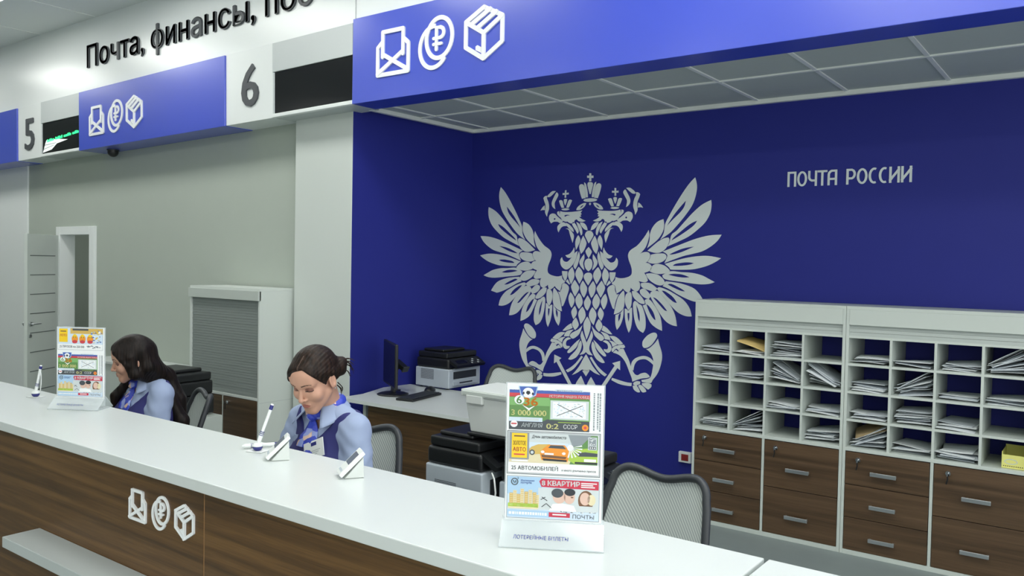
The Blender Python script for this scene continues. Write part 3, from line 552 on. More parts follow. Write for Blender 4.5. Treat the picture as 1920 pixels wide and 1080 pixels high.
# ------------------------------------------------------------------ service counter
ct = thing('service_counter', 'long brown wood-fronted service counter under the white worktops', 'counter', (0, 0, 0))
for x0, x1 in ((-6.6, -4.62), (-4.617, -2.159), (-2.155, .9)):
    MB().box((x0, 1.405, .08), (x1, 1.425, 1.063), M_wood).build('front_panel', ct, .0015)
g = MB(); g.box((-6.6, 1.425, .08), (.9, 1.44, 1.063), M_lam)
for x in (-6.58, -3.2, -1.5, .88): g.box((x-.02, 1.44, 0), (x+.02, 1.78, .719), M_lam)
g.box((-6.6, 1.44, .76), (.9, 1.46, 1.063), M_lam)
g.build('carcass', ct)
MB().box((-6.6, 1.44, 0), (.9, 1.46, .08), M_dark).build('plinth', ct)
icons_on(ct, -2.575, .902, 1.405, .31, .005, (.008, .142, .275))
g = MB(); g.box((-2.1592, 1.406, .08), (-2.1548, 1.424, 1.063), mat('light wood edge band', (150, 112, 72), .4)); g.build('edge_band', ct)
wk = MB().box((-6.6, 1.378, 1.064), (-.622, 1.815, 1.10), M_top).build('worktop', None, .003)
tag(wk, 'long white counter worktop running past both clerks', 'worktop')
wk = MB().box((-.612, 1.378, 1.064), (.9, 1.815, 1.10), M_top).build('worktop', None, .003)
tag(wk, 'short end section of white worktop right of the narrow seam', 'worktop')
ls = MB().box((-3.205, 1.275, .695), (-.9, 1.404, .733), M_shelfgrey).build('bag_shelf', None, .002)
tag(ls, 'low grey bag shelf on the brown counter front', 'shelf')
dk = thing('clerk_desk', 'white inner desk under the counter in front of the clerks', 'desk', (0, 0, 0))
MB().box((-6.5, 1.462, .72), (.85, 1.97, .745), M_lam).build('desk_top', dk, .003)
for x in (-6.4, -4.9, -3.3, -1.7, .8): MB().box((x-.02, 1.80, 0), (x+.02, 1.95, .7195), M_lam).build('leg', dk)

# ------------------------------------------------------------------ cabinets
def handle(parent, x, y, z, w_=.146):
    g = MB(); g.box((x-w_/2, y-.03, z-.012), (x+w_/2, y-.022, z+.012), M_metal)
    for q in (-1, 1): g.box((x+q*(w_/2-.008)-.006, y-.023, z-.008), (x+q*(w_/2-.008)+.006, y, z+.008), M_metal)
    return g.build('handle', parent, .002)
def lock(parent, x, y, z):
    g = MB(); g.cyl((x, y, z), (x, y-.014, z), .014, m=M_chrome, n=14).cyl((x, y-.014, z), (x, y-.03, z), .005, m=M_chrome, n=10).box((x-.002, y-.044, z-.012), (x+.002, y-.028, z+.012), M_chrome)
    g.tube([(x, y-.036, z-.008), (x+.002, y-.034, z-.03), (x-.005, y-.03, z-.058)], .004, M_black, 6).build('lock', parent)
def cabinet(x, y, W_, D, H, label, shut=False, bottoms=(3, 2), side=M_lam):
    t = thing('cabinet', label, 'cabinet', (x, y, 0)); T = .018; zs = .64 if not shut else .605; zt = 1.345; hz = H-.115 if not shut else H-.098
    g = MB(); g.box((0, 0, .0), (T, D, H-.02), side).box((W_-T, 0, .0), (W_, D, H-.02), side).box((0, 0, H-.02), (W_, D, H), side)
    g.box((T, 0, .0), (W_-T, D, .03), side).box((T, 0, zs), (W_-T, D, zs+.022), side).box((W_/2-.009, .002, .03), (W_/2+.009, D, zs), side)
    g.build('carcass', t, .0015)
    MB().box((T if not shut else -.006, -.004 if not shut else -.014, hz), (W_-T if not shut else W_, .014, H-.02), M_lam).build('header', t, .002)
    M_slat = mat('grey roller shutter', (178, 186, 182), .4) if not shut else mat('dark grey roller shutter', (138, 146, 143), .45)
    g = MB()
    zb = zt+.004 if not shut else zs+.022; k = 0; z = hz
    while z > zb+.004:
        h = min(.022, z-zb); y0 = .016 if k % 2 else .0145
        g.box((T, y0, z-h+.001), (W_-T, y0+.01, z), M_slat); z -= h; k += 1
    g.box((T, .008, zb), (W_-T, .026, zb+.022), M_slat)
    g.build('roller_shutter', t)
    if not shut:
        cw = (W_-2*T)/4; rh = (zt-zs-.022)/4
        for k in range(4): MB().box((T, .004, zs+.022+rh*(k+1)-.010), (W_-T, D-.005, zs+.022+rh*(k+1)+.004), side).build('shelf', t)
        for k in (1, 2, 3): MB().box((T+cw*k-.007, .002, zs+.022), (T+cw*k+.007, D-.005, zt), side).build('divider', t)
    for c in (0, 1):
        n = bottoms[c]; x0 = T+.003 if c == 0 else W_/2+.012; x1 = W_/2-.012 if c == 0 else W_-T-.003; hh = (zs-.033)/n
        for k in range(n):
            z0 = .032+hh*k; d = MB().box((x0, -.002, z0), (x1, .016, z0+hh-.004), M_wood2).build('drawer', t, .001)
            handle(d, (x0+x1)/2-.012, -.002, z0+hh*.42)
            if k == n-1: lock(d, x0+.075, -.002, z0+hh-.045)
    if shut: MB().box((W_-.001, .004, .587), (W_+.0008, D, .59), M_shelfgrey).build('seam', t)
    return t
UY, UH, UD = 5.283, 1.53, .402
cabinet(-2.337, UY, .99, UD, UH, 'white pigeonhole cabinet with a yellow envelope in its top row, beside the alarm button', bottoms=(3, 2))
cabinet(-1.345, UY, 1.0, UD, UH, 'white pigeonhole cabinet with a small yellow box in its bottom row', bottoms=(3, 2))
cabinet(-6.50, 4.08, .975, .365, 1.51, 'white cabinet with a closed grey roller shutter against the white wall', True, (1, 1), M_panelwhite)
lc = thing('low_cabinet', 'low white cabinet against the wall left of the roller shutter cabinet', 'cabinet', (-8.3, 4.1, 0))
MB().box((0, 0, 0), (1.77, .36, .70), M_lam).build('carcass', lc, .002)
MB().box((-.01, -.02, .70), (1.78, .365, .725), M_top).build('worktop', lc, .002)

# ------------------------------------------------------------------ envelopes in the pigeonholes
def env_mesh(wd, dp, th, m, bend, sd):
    r = random.Random(sd); mb = MB(); k = 6
    top = []; bot = []
    for i in range(k+1):
        for j in range(k+1):
            u, v = i/k, j/k; e = min(u, 1-u, v, 1-v)
            z = bend*(math.sin(u*PI*.9+sd)*.5 + (u-.5)*(v-.5)*1.6)
            t = th*(.35+.65*min(1, e*5))*r.uniform(.85, 1.1)
            top.append(((u-.5)*wd, (v-.5)*dp, z+t)); bot.append(((u-.5)*wd, (v-.5)*dp, z))
    F = lambda i, j: i*(k+1)+j
    mb.add(top, [(F(i,j), F(i+1,j), F(i+1,j+1), F(i,j+1)) for i in range(k) for j in range(k)], m, True)
    mb.add(bot, [(F(i,j), F(i,j+1), F(i+1,j+1), F(i+1,j)) for i in range(k) for j in range(k)], m, True)
    ring = [F(i,0) for i in range(k)]+[F(k,j) for j in range(k)]+[F(i,k) for i in range(k,0,-1)]+[F(0,j) for j in range(k,0,-1)]
    n = len(top); mb.add(top+bot, [(ring[i], n+ring[i], n+ring[(i+1) % len(ring)], ring[(i+1) % len(ring)]) for i in range(len(ring))], m)
    return mb.mesh('envelope')
ENV = [env_mesh(*a) for a in ((.20,.29,.006,M_paper,.006,1), (.19,.27,.008,M_paper2,.009,2), (.21,.15,.004,M_paper,.004,3), (.17,.24,.007,M_paper,.012,4), (.20,.28,.010,M_paper2,.005,5))]
ENV_K = env_mesh(.215, .30, .022, M_kraft, .01, 6); ENV_B = env_mesh(.19, .26, .008, M_brownpaper, .008, 7)
ROWN = ['top', 'second', 'third', 'bottom']; COLN = ['first', 'second', 'third', 'fourth']
UNITN = ['cabinet by the alarm button', 'cabinet with the yellow box']
def put_env(me, loc, rot, label, group):
    o = bpy.data.objects.new('envelope', me); C.objects.link(o); o.location = loc; o.rotation_euler = rot
    tag(o, label, 'envelope', group); return o
def fill(u, r, c, n, style):
    W_ = .99 if u == 0 else 1.0; x0 = (-2.337 if u == 0 else -1.345)+.018; cw = (W_-.036)/4; rh = (1.345-.662)/4
    cx = x0+cw*(c+.5); zb = .662+rh*(3-r)+(.005 if r < 3 else .001); cyy = UY+.04
    what = {'flat': 'flat', 'fan': 'fanned', 'slope': 'sloping', 'fanr': 'fanned'}[style]
    label = 'white envelope in the %s pile, %s row, %s pigeonhole, %s' % (what, ROWN[r], COLN[c], UNITN[u])
    group = 'envelopes in the %s row, %s pigeonhole of the %s' % (ROWN[r], COLN[c], UNITN[u])
    z = zb
    for i in range(n):
        me = ENV[(i*3+r+c*2+u) % 5] if style != 'flat' or i else ENV[0]
        dp = .15 if me == ENV[2] else .28
        if style == 'flat':
            put_env(me, (cx+random.uniform(-.010, .010), cyy+dp/2+random.uniform(-.03, .04), z+.003), (random.uniform(-.05, .05), random.uniform(-.06, .06), random.uniform(-.14, .14)), label, group); z += .0095
        elif style == 'slope':
            k = .08+.022*i
            put_env(me, (cx+random.uniform(-.004, .008), cyy+dp/2+random.uniform(-.01, .03), z+.010), (random.uniform(-.02, .02), -k*.5+random.uniform(-.05, .05), random.uniform(-.16, .16)), label, group); z += .0095
        else:
            a = (.06+.55*i/max(1, n-1)) * (1 if style == 'fan' else -1); h = abs(math.sin(a))*.082
            put_env(me, (cx+(-.006 if style == 'fan' else .006), cyy+.14+random.uniform(-.03, .03), zb+.008+h+.004*i), (random.uniform(-.10, .06), a+random.uniform(-.05, .05), random.uniform(-.14, .14)), label, group)
P1 = [[(4,'flat'),(3,'flat'),(10,'flat'),None],[(9,'flat'),(4,'slope'),(10,'fan'),(11,'fan')],[None,None,(4,'flat'),(4,'flat')],[(6,'slope'),(11,'fanr'),None,(7,'slope')]]
P2 = [[(4,'flat'),(4,'flat'),(4,'flat'),(12,'fanr')],[(5,'flat'),(12,'fanr'),(3,'flat'),(4,'flat')],[(4,'flat'),(8,'slope'),(4,'flat'),None],[(10,'fanr'),(4,'flat'),(6,'flat'),None]]
for u, P in enumerate((P1, P2)):
    for r in range(4):
        for c in range(4):
            if P[r][c]: fill(u, r, c, *P[r][c])
put_env(ENV_K, (-1.955, UY+.17, 1.235), (.05, .30, .12), 'thick yellow envelope leaning in the top row, second pigeonhole', None)
put_env(ENV_B, (-1.215, UY+.15, .765), (.1, -.42, .2), 'brown envelope among white ones in the bottom row', None)
yb = thing('card_box', 'small open yellow card box in the bottom right pigeonhole', 'box', (-.50, UY+.03, .664))
g = MB(); g.box((0, 0, 0), (.14, .004, .075), M_yellowbox).box((0, .2, 0), (.14, .204, .10), M_yellowbox).box((0, .004, 0), (.004, .2, .09), M_yellowbox).box((.136, .004, 0), (.14, .2, .09), M_yellowbox).box((.004, .004, 0), (.136, .2, .004), M_yellowbox)
g.build('carton', yb)
g = MB(); ring_arc(g, FRONT(0, -.0003, 0), (.045, .038), .03, .013, .004, 0, 2*PI, .0005, M_greyplast, 24)
for k in range(12): g.poly([[(.008+.010*k, .01), (.013+.010*k, .01), (.013+.010*k, .015), (.008+.010*k, .015)]], FRONT(0, -.0003, 0), .0005, M_wood2)
g.build('print', yb)

# ------------------------------------------------------------------ desk in the blue niche
nd = thing('office_desk', 'white desk with a brown front panel in the blue niche', 'desk', (0, 0, 0))
g = MB(); Zd = .73
top = [(-4.645, 4.15), (-3.05, 4.15), (-3.05, 5.0), (-4.735, 5.0), (-4.765, 4.72), (-4.795, 4.395)]
top[5] = (-4.645, 4.38)
g.poly([top], ((0, 0, Zd-.025), (1, 0, 0), (0, 1, 0), (0, 0, 1)), .025, M_top); g.build('desk_top', nd, .003)
MB().box((-4.50, 4.30, .02), (-3.11, 4.32, Zd-.025), M_wood).build('front_panel', nd)
for x in (-4.56, -3.11): MB().box((x-.015, 4.32, 0), (x+.015, 4.95, Zd-.025), M_lam).build('leg', nd)

def rbox(mb, lo, hi, m): mb.box(lo, hi, m)
def printer(label, loc, rz, W_, D, hb, ht, base, top, panel=True):
    """Multifunction printer, front towards local -y: base with tray, darker scanner top with lid and panel."""
    t = thing('printer', label, 'printer', loc, rz)
    g = MB(); g.box((-W_/2, -D/2, .012), (W_/2, D/2, hb), base); g.build('body', t, .008, 3)
    for q in range(3):
        g = MB()
        for k in range(12):
            z0, z1 = hb*.45+k*.007, hb*.45+k*.007+.0025
            lo, hi = (((W_/2-.001, -.02, z0), (W_/2+.0008, D/2-.06, z1)), ((-W_/2-.0008, -.02, z0), (-W_/2+.001, D/2-.06, z1)), ((-W_*.33, D/2-.001, z0), (W_*.1, D/2+.0008, z1)))[q]
            g.box(lo, hi, M_dark)
        g.build('vent', t)
    g = MB(); g.box((-W_*.38, -D/2-.012, .03), (W_*.38, -D/2+.002, hb*.42), base).box((-W_*.2, -D/2-.016, hb*.28), (W_*.2, -D/2-.011, hb*.34), M_dark)
    g.box((-W_*.36, -D/2-.003, hb*.5), (W_*.36, -D/2+.002, hb*.86), M_dark)
    g.build('paper_tray', t, .003)
    g = MB(); g.box((-W_/2+.004, -D/2+.01, hb+.001), (W_/2-.004, D/2-.004, hb+ht*.55), top).build('scanner', t, .018, 4)
    g = MB(); g.box((-W_/2+.012, -D/2+.03, hb+ht*.56), (W_/2-.012, D/2-.015, hb+ht*.86), top)
    g.box((-W_/2+.05, -D*.22, hb+ht*.86), (W_*.30, D/2-.04, hb+ht), top).build('lid', t, .012, 3)
    if panel:
        mb = MB(); M_ = Matrix.Translation((0, -D/2+.01, hb+ht*.42)) @ Matrix.Rotation(math.radians(28), 4, 'X')
        mb.box((-W_/2+.02, -.085, -.012), (W_/2-.02, .01, .012), top, M_)
        for i in range(5):
            for j in range(3): mb.box((W_*.05+i*.026, -.07+j*.024, .012), (W_*.05+i*.026+.016, -.07+j*.024+.014, .0145), (M_shelfgrey, M_dark, M_dark)[(i+2*j) % 3], M_)
        mb.box((-W_*.35, -.06, .012), (-W_*.06, -.015, .0135), M_screen, M_)
        mb.build('control_panel', t)
    for sx in (-1, 1):
        for sy in (-1, 1): MB().cyl((sx*(W_/2-.04), sy*(D/2-.04), 0), (sx*(W_/2-.04), sy*(D/2-.04), .013), .014, m=M_dark, n=10).build('foot', t)
    return t
printer('black and grey printer on the white desk in the blue niche', (-4.45, 5.15, Zd+.001), PI/2, .40, .36, .165, .15, M_greyplast, M_black)

mo = thing('monitor', 'black monitor seen edge-on on the white desk', 'monitor', (-4.47, 4.50, Zd), math.radians(56)+PI/2+PI)
ma = mo
g = MB(); g.box((-.23, -.012, .07), (.23, .012, .405), M_black); g.build('housing', mo, .006)
MB().box((-.222, -.0135, .085), (.222, -.0115, .397), M_screen).build('screen', mo)
g = MB(); g.box((-.045, .012, .02), (.045, .035, .26), M_black); g.box((-.09, .010, .13), (.09, .03, .33), M_black); g.build('stand', mo, .005)
MB().lathe([(0, 0), (.118, 0), (.122, .006), (.10, .014), (.03, .022), (0, .024)], (0, .02, 0), M_black, 36).build('base', mo)
kb = thing('keyboard', 'black keyboard on the white desk beside the monitor', 'keyboard', (-4.21, 4.545, Zd), math.radians(100))
MB().box((-.20, -.075, .001), (.20, .075, .018), M_black).build('housing', kb, .004)
g = MB()
for r in range(5):
    for c in range(17): g.box((-.19+c*.0224, -.064+r*.026, .018), (-.19+c*.0224+.018, -.064+r*.026+.021, .023), M_dark)
g.build('keys', kb)
ms = MB().lathe([(0, .034), (.012, .033), (.024, .026), (.031, .014), (.033, .004), (.030, 0), (0, 0)], (0, 0, 0), M_black, 24, Matrix.Diagonal((1, 1.7, 1, 1))).build('computer_mouse', None, loc=(-4.36, 4.83, Zd+.001)); ms.scale = (1.3, 1.3, 1.1)
ms.rotation_euler = (0, 0, .5); tag(ms, 'black computer mouse between keyboard and printer', 'mouse')
sn = thing('barcode_scanner', 'black handheld scanner on a thin stand behind the monitor', 'scanner', (-4.57, 4.66, Zd))
g = MB(); g.cyl((0, 0, 0), (0, 0, .01), .04, m=M_black).tube([(0, 0, .01), (0, .005, .1), (.02, 0, .17), (.045, 0, .195)], .006, M_black); g.build('stand', sn)
M_ = Matrix.Translation((.055, 0, .205)) @ Matrix.Rotation(.5, 4, 'Y')
g = MB(); g.box((-.06, -.028, -.018), (.05, .028, .02), M_black, M_).box((.05, -.034, -.024), (.062, .034, .026), M_dark, M_); g.build('head', sn, .006)

# ------------------------------------------------------------------ printers behind the counter
ps = thing('printer_stand', 'low white cabinet carrying two printers behind the counter', 'cabinet', (0, 0, 0))
MB().box((-2.72, 2.88, 0), (-1.58, 3.42, .52), M_lam).build('carcass', ps, .003)
for x in (-2.15,): MB().box((x-.003, 2.876, .05), (x+.003, 2.881, .5), M_dark).build('door_gap', ps)
printer('black and grey printer under the light grey plastic box', (-2.475, 3.13, .521), PI/2, .44, .345, .27, .155, M_greyplast, M_black)
printer('black and grey printer behind the lottery ticket stand', (-2.03, 3.16, .521), PI/2, .38, .44, .235, .155, M_greyplast, M_black)
pb = thing('plastic_box', 'light grey lidded plastic box standing on a black printer', 'box', (-2.262, 3.075, .9475))
def taper(mb, x0, x1, y0, y1, z0, X0, X1, Y0, Y1, z1, m):
    v = [(x0,y0,z0),(x1,y0,z0),(x1,y1,z0),(x0,y1,z0),(X0,Y0,z1),(X1,Y0,z1),(X1,Y1,z1),(X0,Y1,z1)]
    mb.add(v, [(0,3,2,1),(4,5,6,7),(0,1,5,4),(1,2,6,5),(2,3,7,6),(3,0,4,7)], m)
g = MB(); taper(g, -.165, .165, -.10, .13, .014, -.19, .17, -.115, .14, .18, M_offwhite); g.build('body', pb, .006)
g = MB(); g.box((-.205, -.125, .181), (.185, .155, .213), M_offwhite).box((-.195, -.130, .187), (.175, -.124, .207), M_lam); g.build('lid', pb, .006)
g = MB(); g.box((-.170, -.132, .15), (-.075, -.112, .19), M_offwhite); g.build('latch', pb, .004)
g = MB(); g.box((-.17, -.12, 0), (.17, .13, .014), M_black); g.build('base', pb, .004)
pd = thing('pedestal', 'white pedestal under the black copier behind the long-haired clerk', 'cabinet', (0, 0, 0))
MB().box((-6.14, 3.3, 0), (-5.57, 3.78, .534), M_lam).build('carcass', pd, .003)
g = MB(); g.box((-6.12, 3.288, .05), (-5.59, 3.3, .50), M_shelfgrey); g.build('door', pd, .002)
printer('black copier on the white pedestal behind the long-haired clerk', (-5.86, 3.54, .535), .08, .46, .40, .16, .20, M_black, M_black)
cb = MB().tube([(-2.26, 2.93, .80), (-2.235, 2.915, .78), (-2.222, 2.91, .72), (-2.235, 2.915, .66), (-2.25, 2.92, .63)], .004, M_whiteplast, 8).build('cable')
tag(cb, 'thin white cable looping down beside the grey printer base', 'cable')

# ------------------------------------------------------------------ office chairs
def chair_proto(label, loc, rz, top, sz):
    t = thing('office_chair', label, 'chair', loc, rz, None)
    zt = top
    def Y(x, z): return .16 - .9*x*x + .30*(z-sz)
    def hw(z): u = (z-sz)/(top-sz); return .235-.045*max(0, u-.35)/.65
    def ztop(x):
        a_ = abs(x)
        if a_ <= .135: return top-.012-.012*math.cos(a_/.135*PI)
        h = hw(top-.03); return top-.065+.065*math.sqrt(max(0, 1-((a_-.135)/(h-.135))**2))
    h = hw(top-.03)
    P = [(hw(sz+.08+(top-.065-sz-.08)*i/14), sz+.08+(top-.065-sz-.08)*i/14) for i in range(15)]
    P[-1] = (h, top-.065)
    N = 40; xs = [h*math.cos(PI*i/N) for i in range(1, N)]
    P += [(x, ztop(x)) for x in xs]
    P += [(-x, z) for x, z in P[14::-1]]
    P += [(-hw(sz+.08)+2*hw(sz+.08)*i/8, sz+.075-.02*math.sin(PI*i/8)) for i in range(1, 8)]
    MB().tube([(x, Y(x, z), z) for x, z in P], .015, M_dark, 10, True).build('backrest_frame', t)
    g = MB()
    def fn(u, v):
        x_ = (u-.5)*2; hb = hw(sz+.1)
        zc = ztop(max(-h, min(h, x_*h)))
        z = sz+.07+(zc-sz-.07)*v; x = x_*(hb+(h-hb)*max(0, (v-.35)/.65)); return (x, Y(x, z)+.003, z)
    g.grid(fn, 30, 24, M_net).build('backrest_mesh', t)
    g = MB(); g.box((-.24, -.26, sz-.06), (.24, .20, sz-.0), M_dark); g.build('seat', t, .03, 4)
    MB().tube([(0, .12, sz-.07), (0, .22, sz-.05), (0, .235, sz+.02), (0, .215, sz+.09)], .022, M_black, 10).build('back_support', t)
    MB().cyl((0, 0, .11), (0, 0, sz-.06), .025, m=M_black).cyl((0, 0, .09), (0, 0, .16), .035, m=M_black).build('gas_lift', t)
    for k in range(5):
        a = 2*PI*k/5+.3; c, s_ = math.cos(a), math.sin(a)
        MB().tube([(0, 0, .115), (.15*c, .15*s_, .105), (.29*c, .29*s_, .075)], [.026, .022, .016], M_black, 8).build('base_arm', t)
        MB().cyl((.29*c-.02*s_, .29*s_+.02*c, .03), (.29*c+.02*s_, .29*s_-.02*c, .03), .03, m=M_black, n=16).cyl((.29*c, .29*s_, .03), (.29*c, .29*s_, .075), .008, m=M_metal, n=8).build('caster', t)
    return t
CH = chair_proto('empty grey mesh chair behind the counter, right of the ticket stand', (-1.355, 2.48, 0), math.radians(-2), .985, .455)
CL = chair_proto('grey mesh chair under the clerk with tied-up hair', (-2.56, 2.22, 0), math.radians(18), 1.03, .505)
dup(CH, (-4.255, 2.42, 0), math.radians(-22), 'grey mesh chair under the long-haired clerk')
dup(CH, (-3.555, 4.60, 0), math.radians(6), 'grey mesh chair at the white desk in the blue niche')

# ------------------------------------------------------------------ lottery ticket stands
def C_(name, rgb): return mat('print '+name, rgb, .45)
K = dict(white=C_('white', (240, 243, 244)), blue=C_('blue', (70, 98, 178)), red=C_('red', (206, 72, 80)), green=C_('green', (98, 142, 82)), lgreen=C_('light green', (128, 178, 110)),
         yellow=C_('yellow', (246, 206, 44)), orange=C_('orange', (236, 150, 52)), dark=C_('dark', (74, 80, 86)), grey=C_('grey', (142, 150, 156)), lgrey=C_('pale grey', (206, 214, 216)),
         sky=C_('sky', (172, 204, 232)), lsky=C_('pale sky', (208, 224, 240)), brown=C_('brown', (120, 86, 62)), gold=C_('gold', (212, 178, 96)), skin=C_('skin tone', (222, 188, 172)),
         black=C_('black', (46, 50, 56)), crimson=C_('crimson', (198, 52, 76)), beige=C_('beige', (226, 214, 178)), lime=C_('lime', (170, 200, 80)), navy=C_('navy', (66, 80, 176)), ycream=C_('cream', (240, 238, 170)))
class Print:
    """Flat printed sheet, millimetres from its top left corner, front towards local -y."""
    def __init__(s, x0, ztop): s.mb = MB(); s.x0 = x0; s.zt = ztop
    def fr(s, x, y, L): return ((s.x0+x/1000, -.0002-L*.00018, s.zt-y/1000), (1, 0, 0), (0, 0, 1), (0, -1, 0))
    def rect(s, x, y, X, Y, c, L=1): s.poly([(x,y),(X,y),(X,Y),(x,Y)], c, L)
    def poly(s, pts, c, L=1): s.mb.poly([[(p[0]/1000, -p[1]/1000) for p in pts]], s.fr(0, 0, L), 0, K[c])
    def ell(s, x, y, rx, ry, c, L=1, n=20): s.poly([(x+rx*math.cos(2*PI*i/n), y+ry*math.sin(2*PI*i/n)) for i in range(n)], c, L)
    def ring(s, x, y, r, w_, c, L=2): ring_arc(s.mb, s.fr(0, 0, L), (x/1000, -y/1000), r/1000, r/1000, w_/1000, 0, 2*PI, 0, K[c], 24)
    def line(s, p, q, w_, c, L=2): seg(s.mb, s.fr(0, 0, L), (p[0]/1000, -p[1]/1000), (q[0]/1000, -q[1]/1000), w_/1000, 0, K[c], 0)
    def frame(s, x, y, X, Y, w_, c, L=2):
        s.rect(x, y, X, y+w_, c, L); s.rect(x, Y-w_, X, Y, c, L); s.rect(x, y, x+w_, Y, c, L); s.rect(X-w_, y, X, Y, c, L)
    def text(s, t, x, ybase, w_, h, c, L=3, bold=.012, skew=0): put_text(s.mb, t, s.fr(x, ybase, L), w_/1000, h/1000, K[c], .0001, bold, 'l', skew)
    def noise(s, x, y, X, Y, cols, n, sz, L, sd):
        r = random.Random(sd)
        for i in range(n):
            a, b = r.uniform(x, X-sz), r.uniform(y, Y-sz*.5); s.rect(a, b, a+r.uniform(.4, 1)*sz, b+r.uniform(.3, .6)*sz, r.choice(cols), L)
def ticket_goal(p, y):
    p.rect(5, y+6, 180, y+13, 'white'); p.rect(5, y+12, 180, y+20, 'blue', 1); p.rect(5, y+19, 180, y+28, 'red', 2)
    p.rect(5, y+27, 180, y+82, 'green', 1); p.rect(5, y+27, 93, y+46, 'lgreen', 2)
    p.poly([(25,y+4),(67,y+4),(63,y+24),(46,y+32),(29,y+24)], 'sky', 4); p.poly([(27,y+5),(65,y+5),(61,y+22),(46,y+30),(31,y+22)], 'blue', 5)
    p.ell(46, y+18, 12, 11, 'white', 6); p.poly([(43,y+14),(49,y+14),(51,y+19),(46,y+23),(41,y+19)], 'black', 7); p.ell(36,y+19,2,3,'black',7); p.ell(56,y+20,2,3,'black',7)
    p.ell(27, y+34, 11, 10, 'white', 7); p.text('6', 21, y+42, 11, 16, 'lgreen', 8, .02)
    p.poly([(32,y+44),(48,y+52),(64,y+44),(48,y+57)], 'white', 6); p.text('36', 37, y+46, 30, 17, 'orange', 8, .03)
    p.text('3 000 000', 10, y+68, 76, 12, 'ycream', 5, .025)
    p.text('ИСТОРИЯ НАШИХ ПОБЕД', 92, y+27.5, 86, 6.5, 'white', 5, .02)
    p.rect(105, y+9, 165, y+13, 'lsky', 5); p.text('ФУТБОЛЬНЫЙ', 108, y+13, 54, 4, 'grey', 6)
    p.rect(93, y+32, 181, y+76, 'lgreen', 3); p.rect(95, y+33, 178, y+74, 'lgrey', 4); p.rect(100, y+36, 172, y+71, 'white', 5)
    p.noise(101, y+37, 171, y+70, ['lgrey', 'lsky'], 90, 4, 6, 3)
    p.line((110,y+41),(165,y+67), 1.2, 'black', 7); p.line((110,y+66),(165,y+42), 1.2, 'black', 7)
    p.rect(5, y+72, 78, y+81, 'lsky', 4); p.rect(30, y+74, 70, y+79, 'lgrey', 5)
    p.poly([(5,y+80),(78,y+80),(88,y+75),(180,y+77),(180,y+99),(5,y+99)], 'dark', 3)
    p.ell(16, y+87, 8, 7.5, 'white', 5); p.poly([(10,y+85),(22,y+85),(22,y+88),(10,y+88)], 'red', 6); p.text('АНГЛИЯ', 32, y+93, 45, 9, 'lgrey', 5, .02, .2)
    p.text('0:2', 87, y+95, 26, 11, 'ycream', 5, .02); p.text('СССР', 124, y+94, 30, 9.5, 'white', 5, .02); p.ell(171, y+90, 7, 7, 'orange', 5); p.ell(171, y+90, 3, 3, 'red', 6)
    p.rect(112, y+79.5, 162, y+81, 'lime', 5)
    r = random.Random(4)
    for cx in (188, 196, 201):
        k = y+14
        while k < y+92: h = r.uniform(2, 6); p.rect(cx, k, cx+3, k+h, 'grey', 2); k += h+1.2
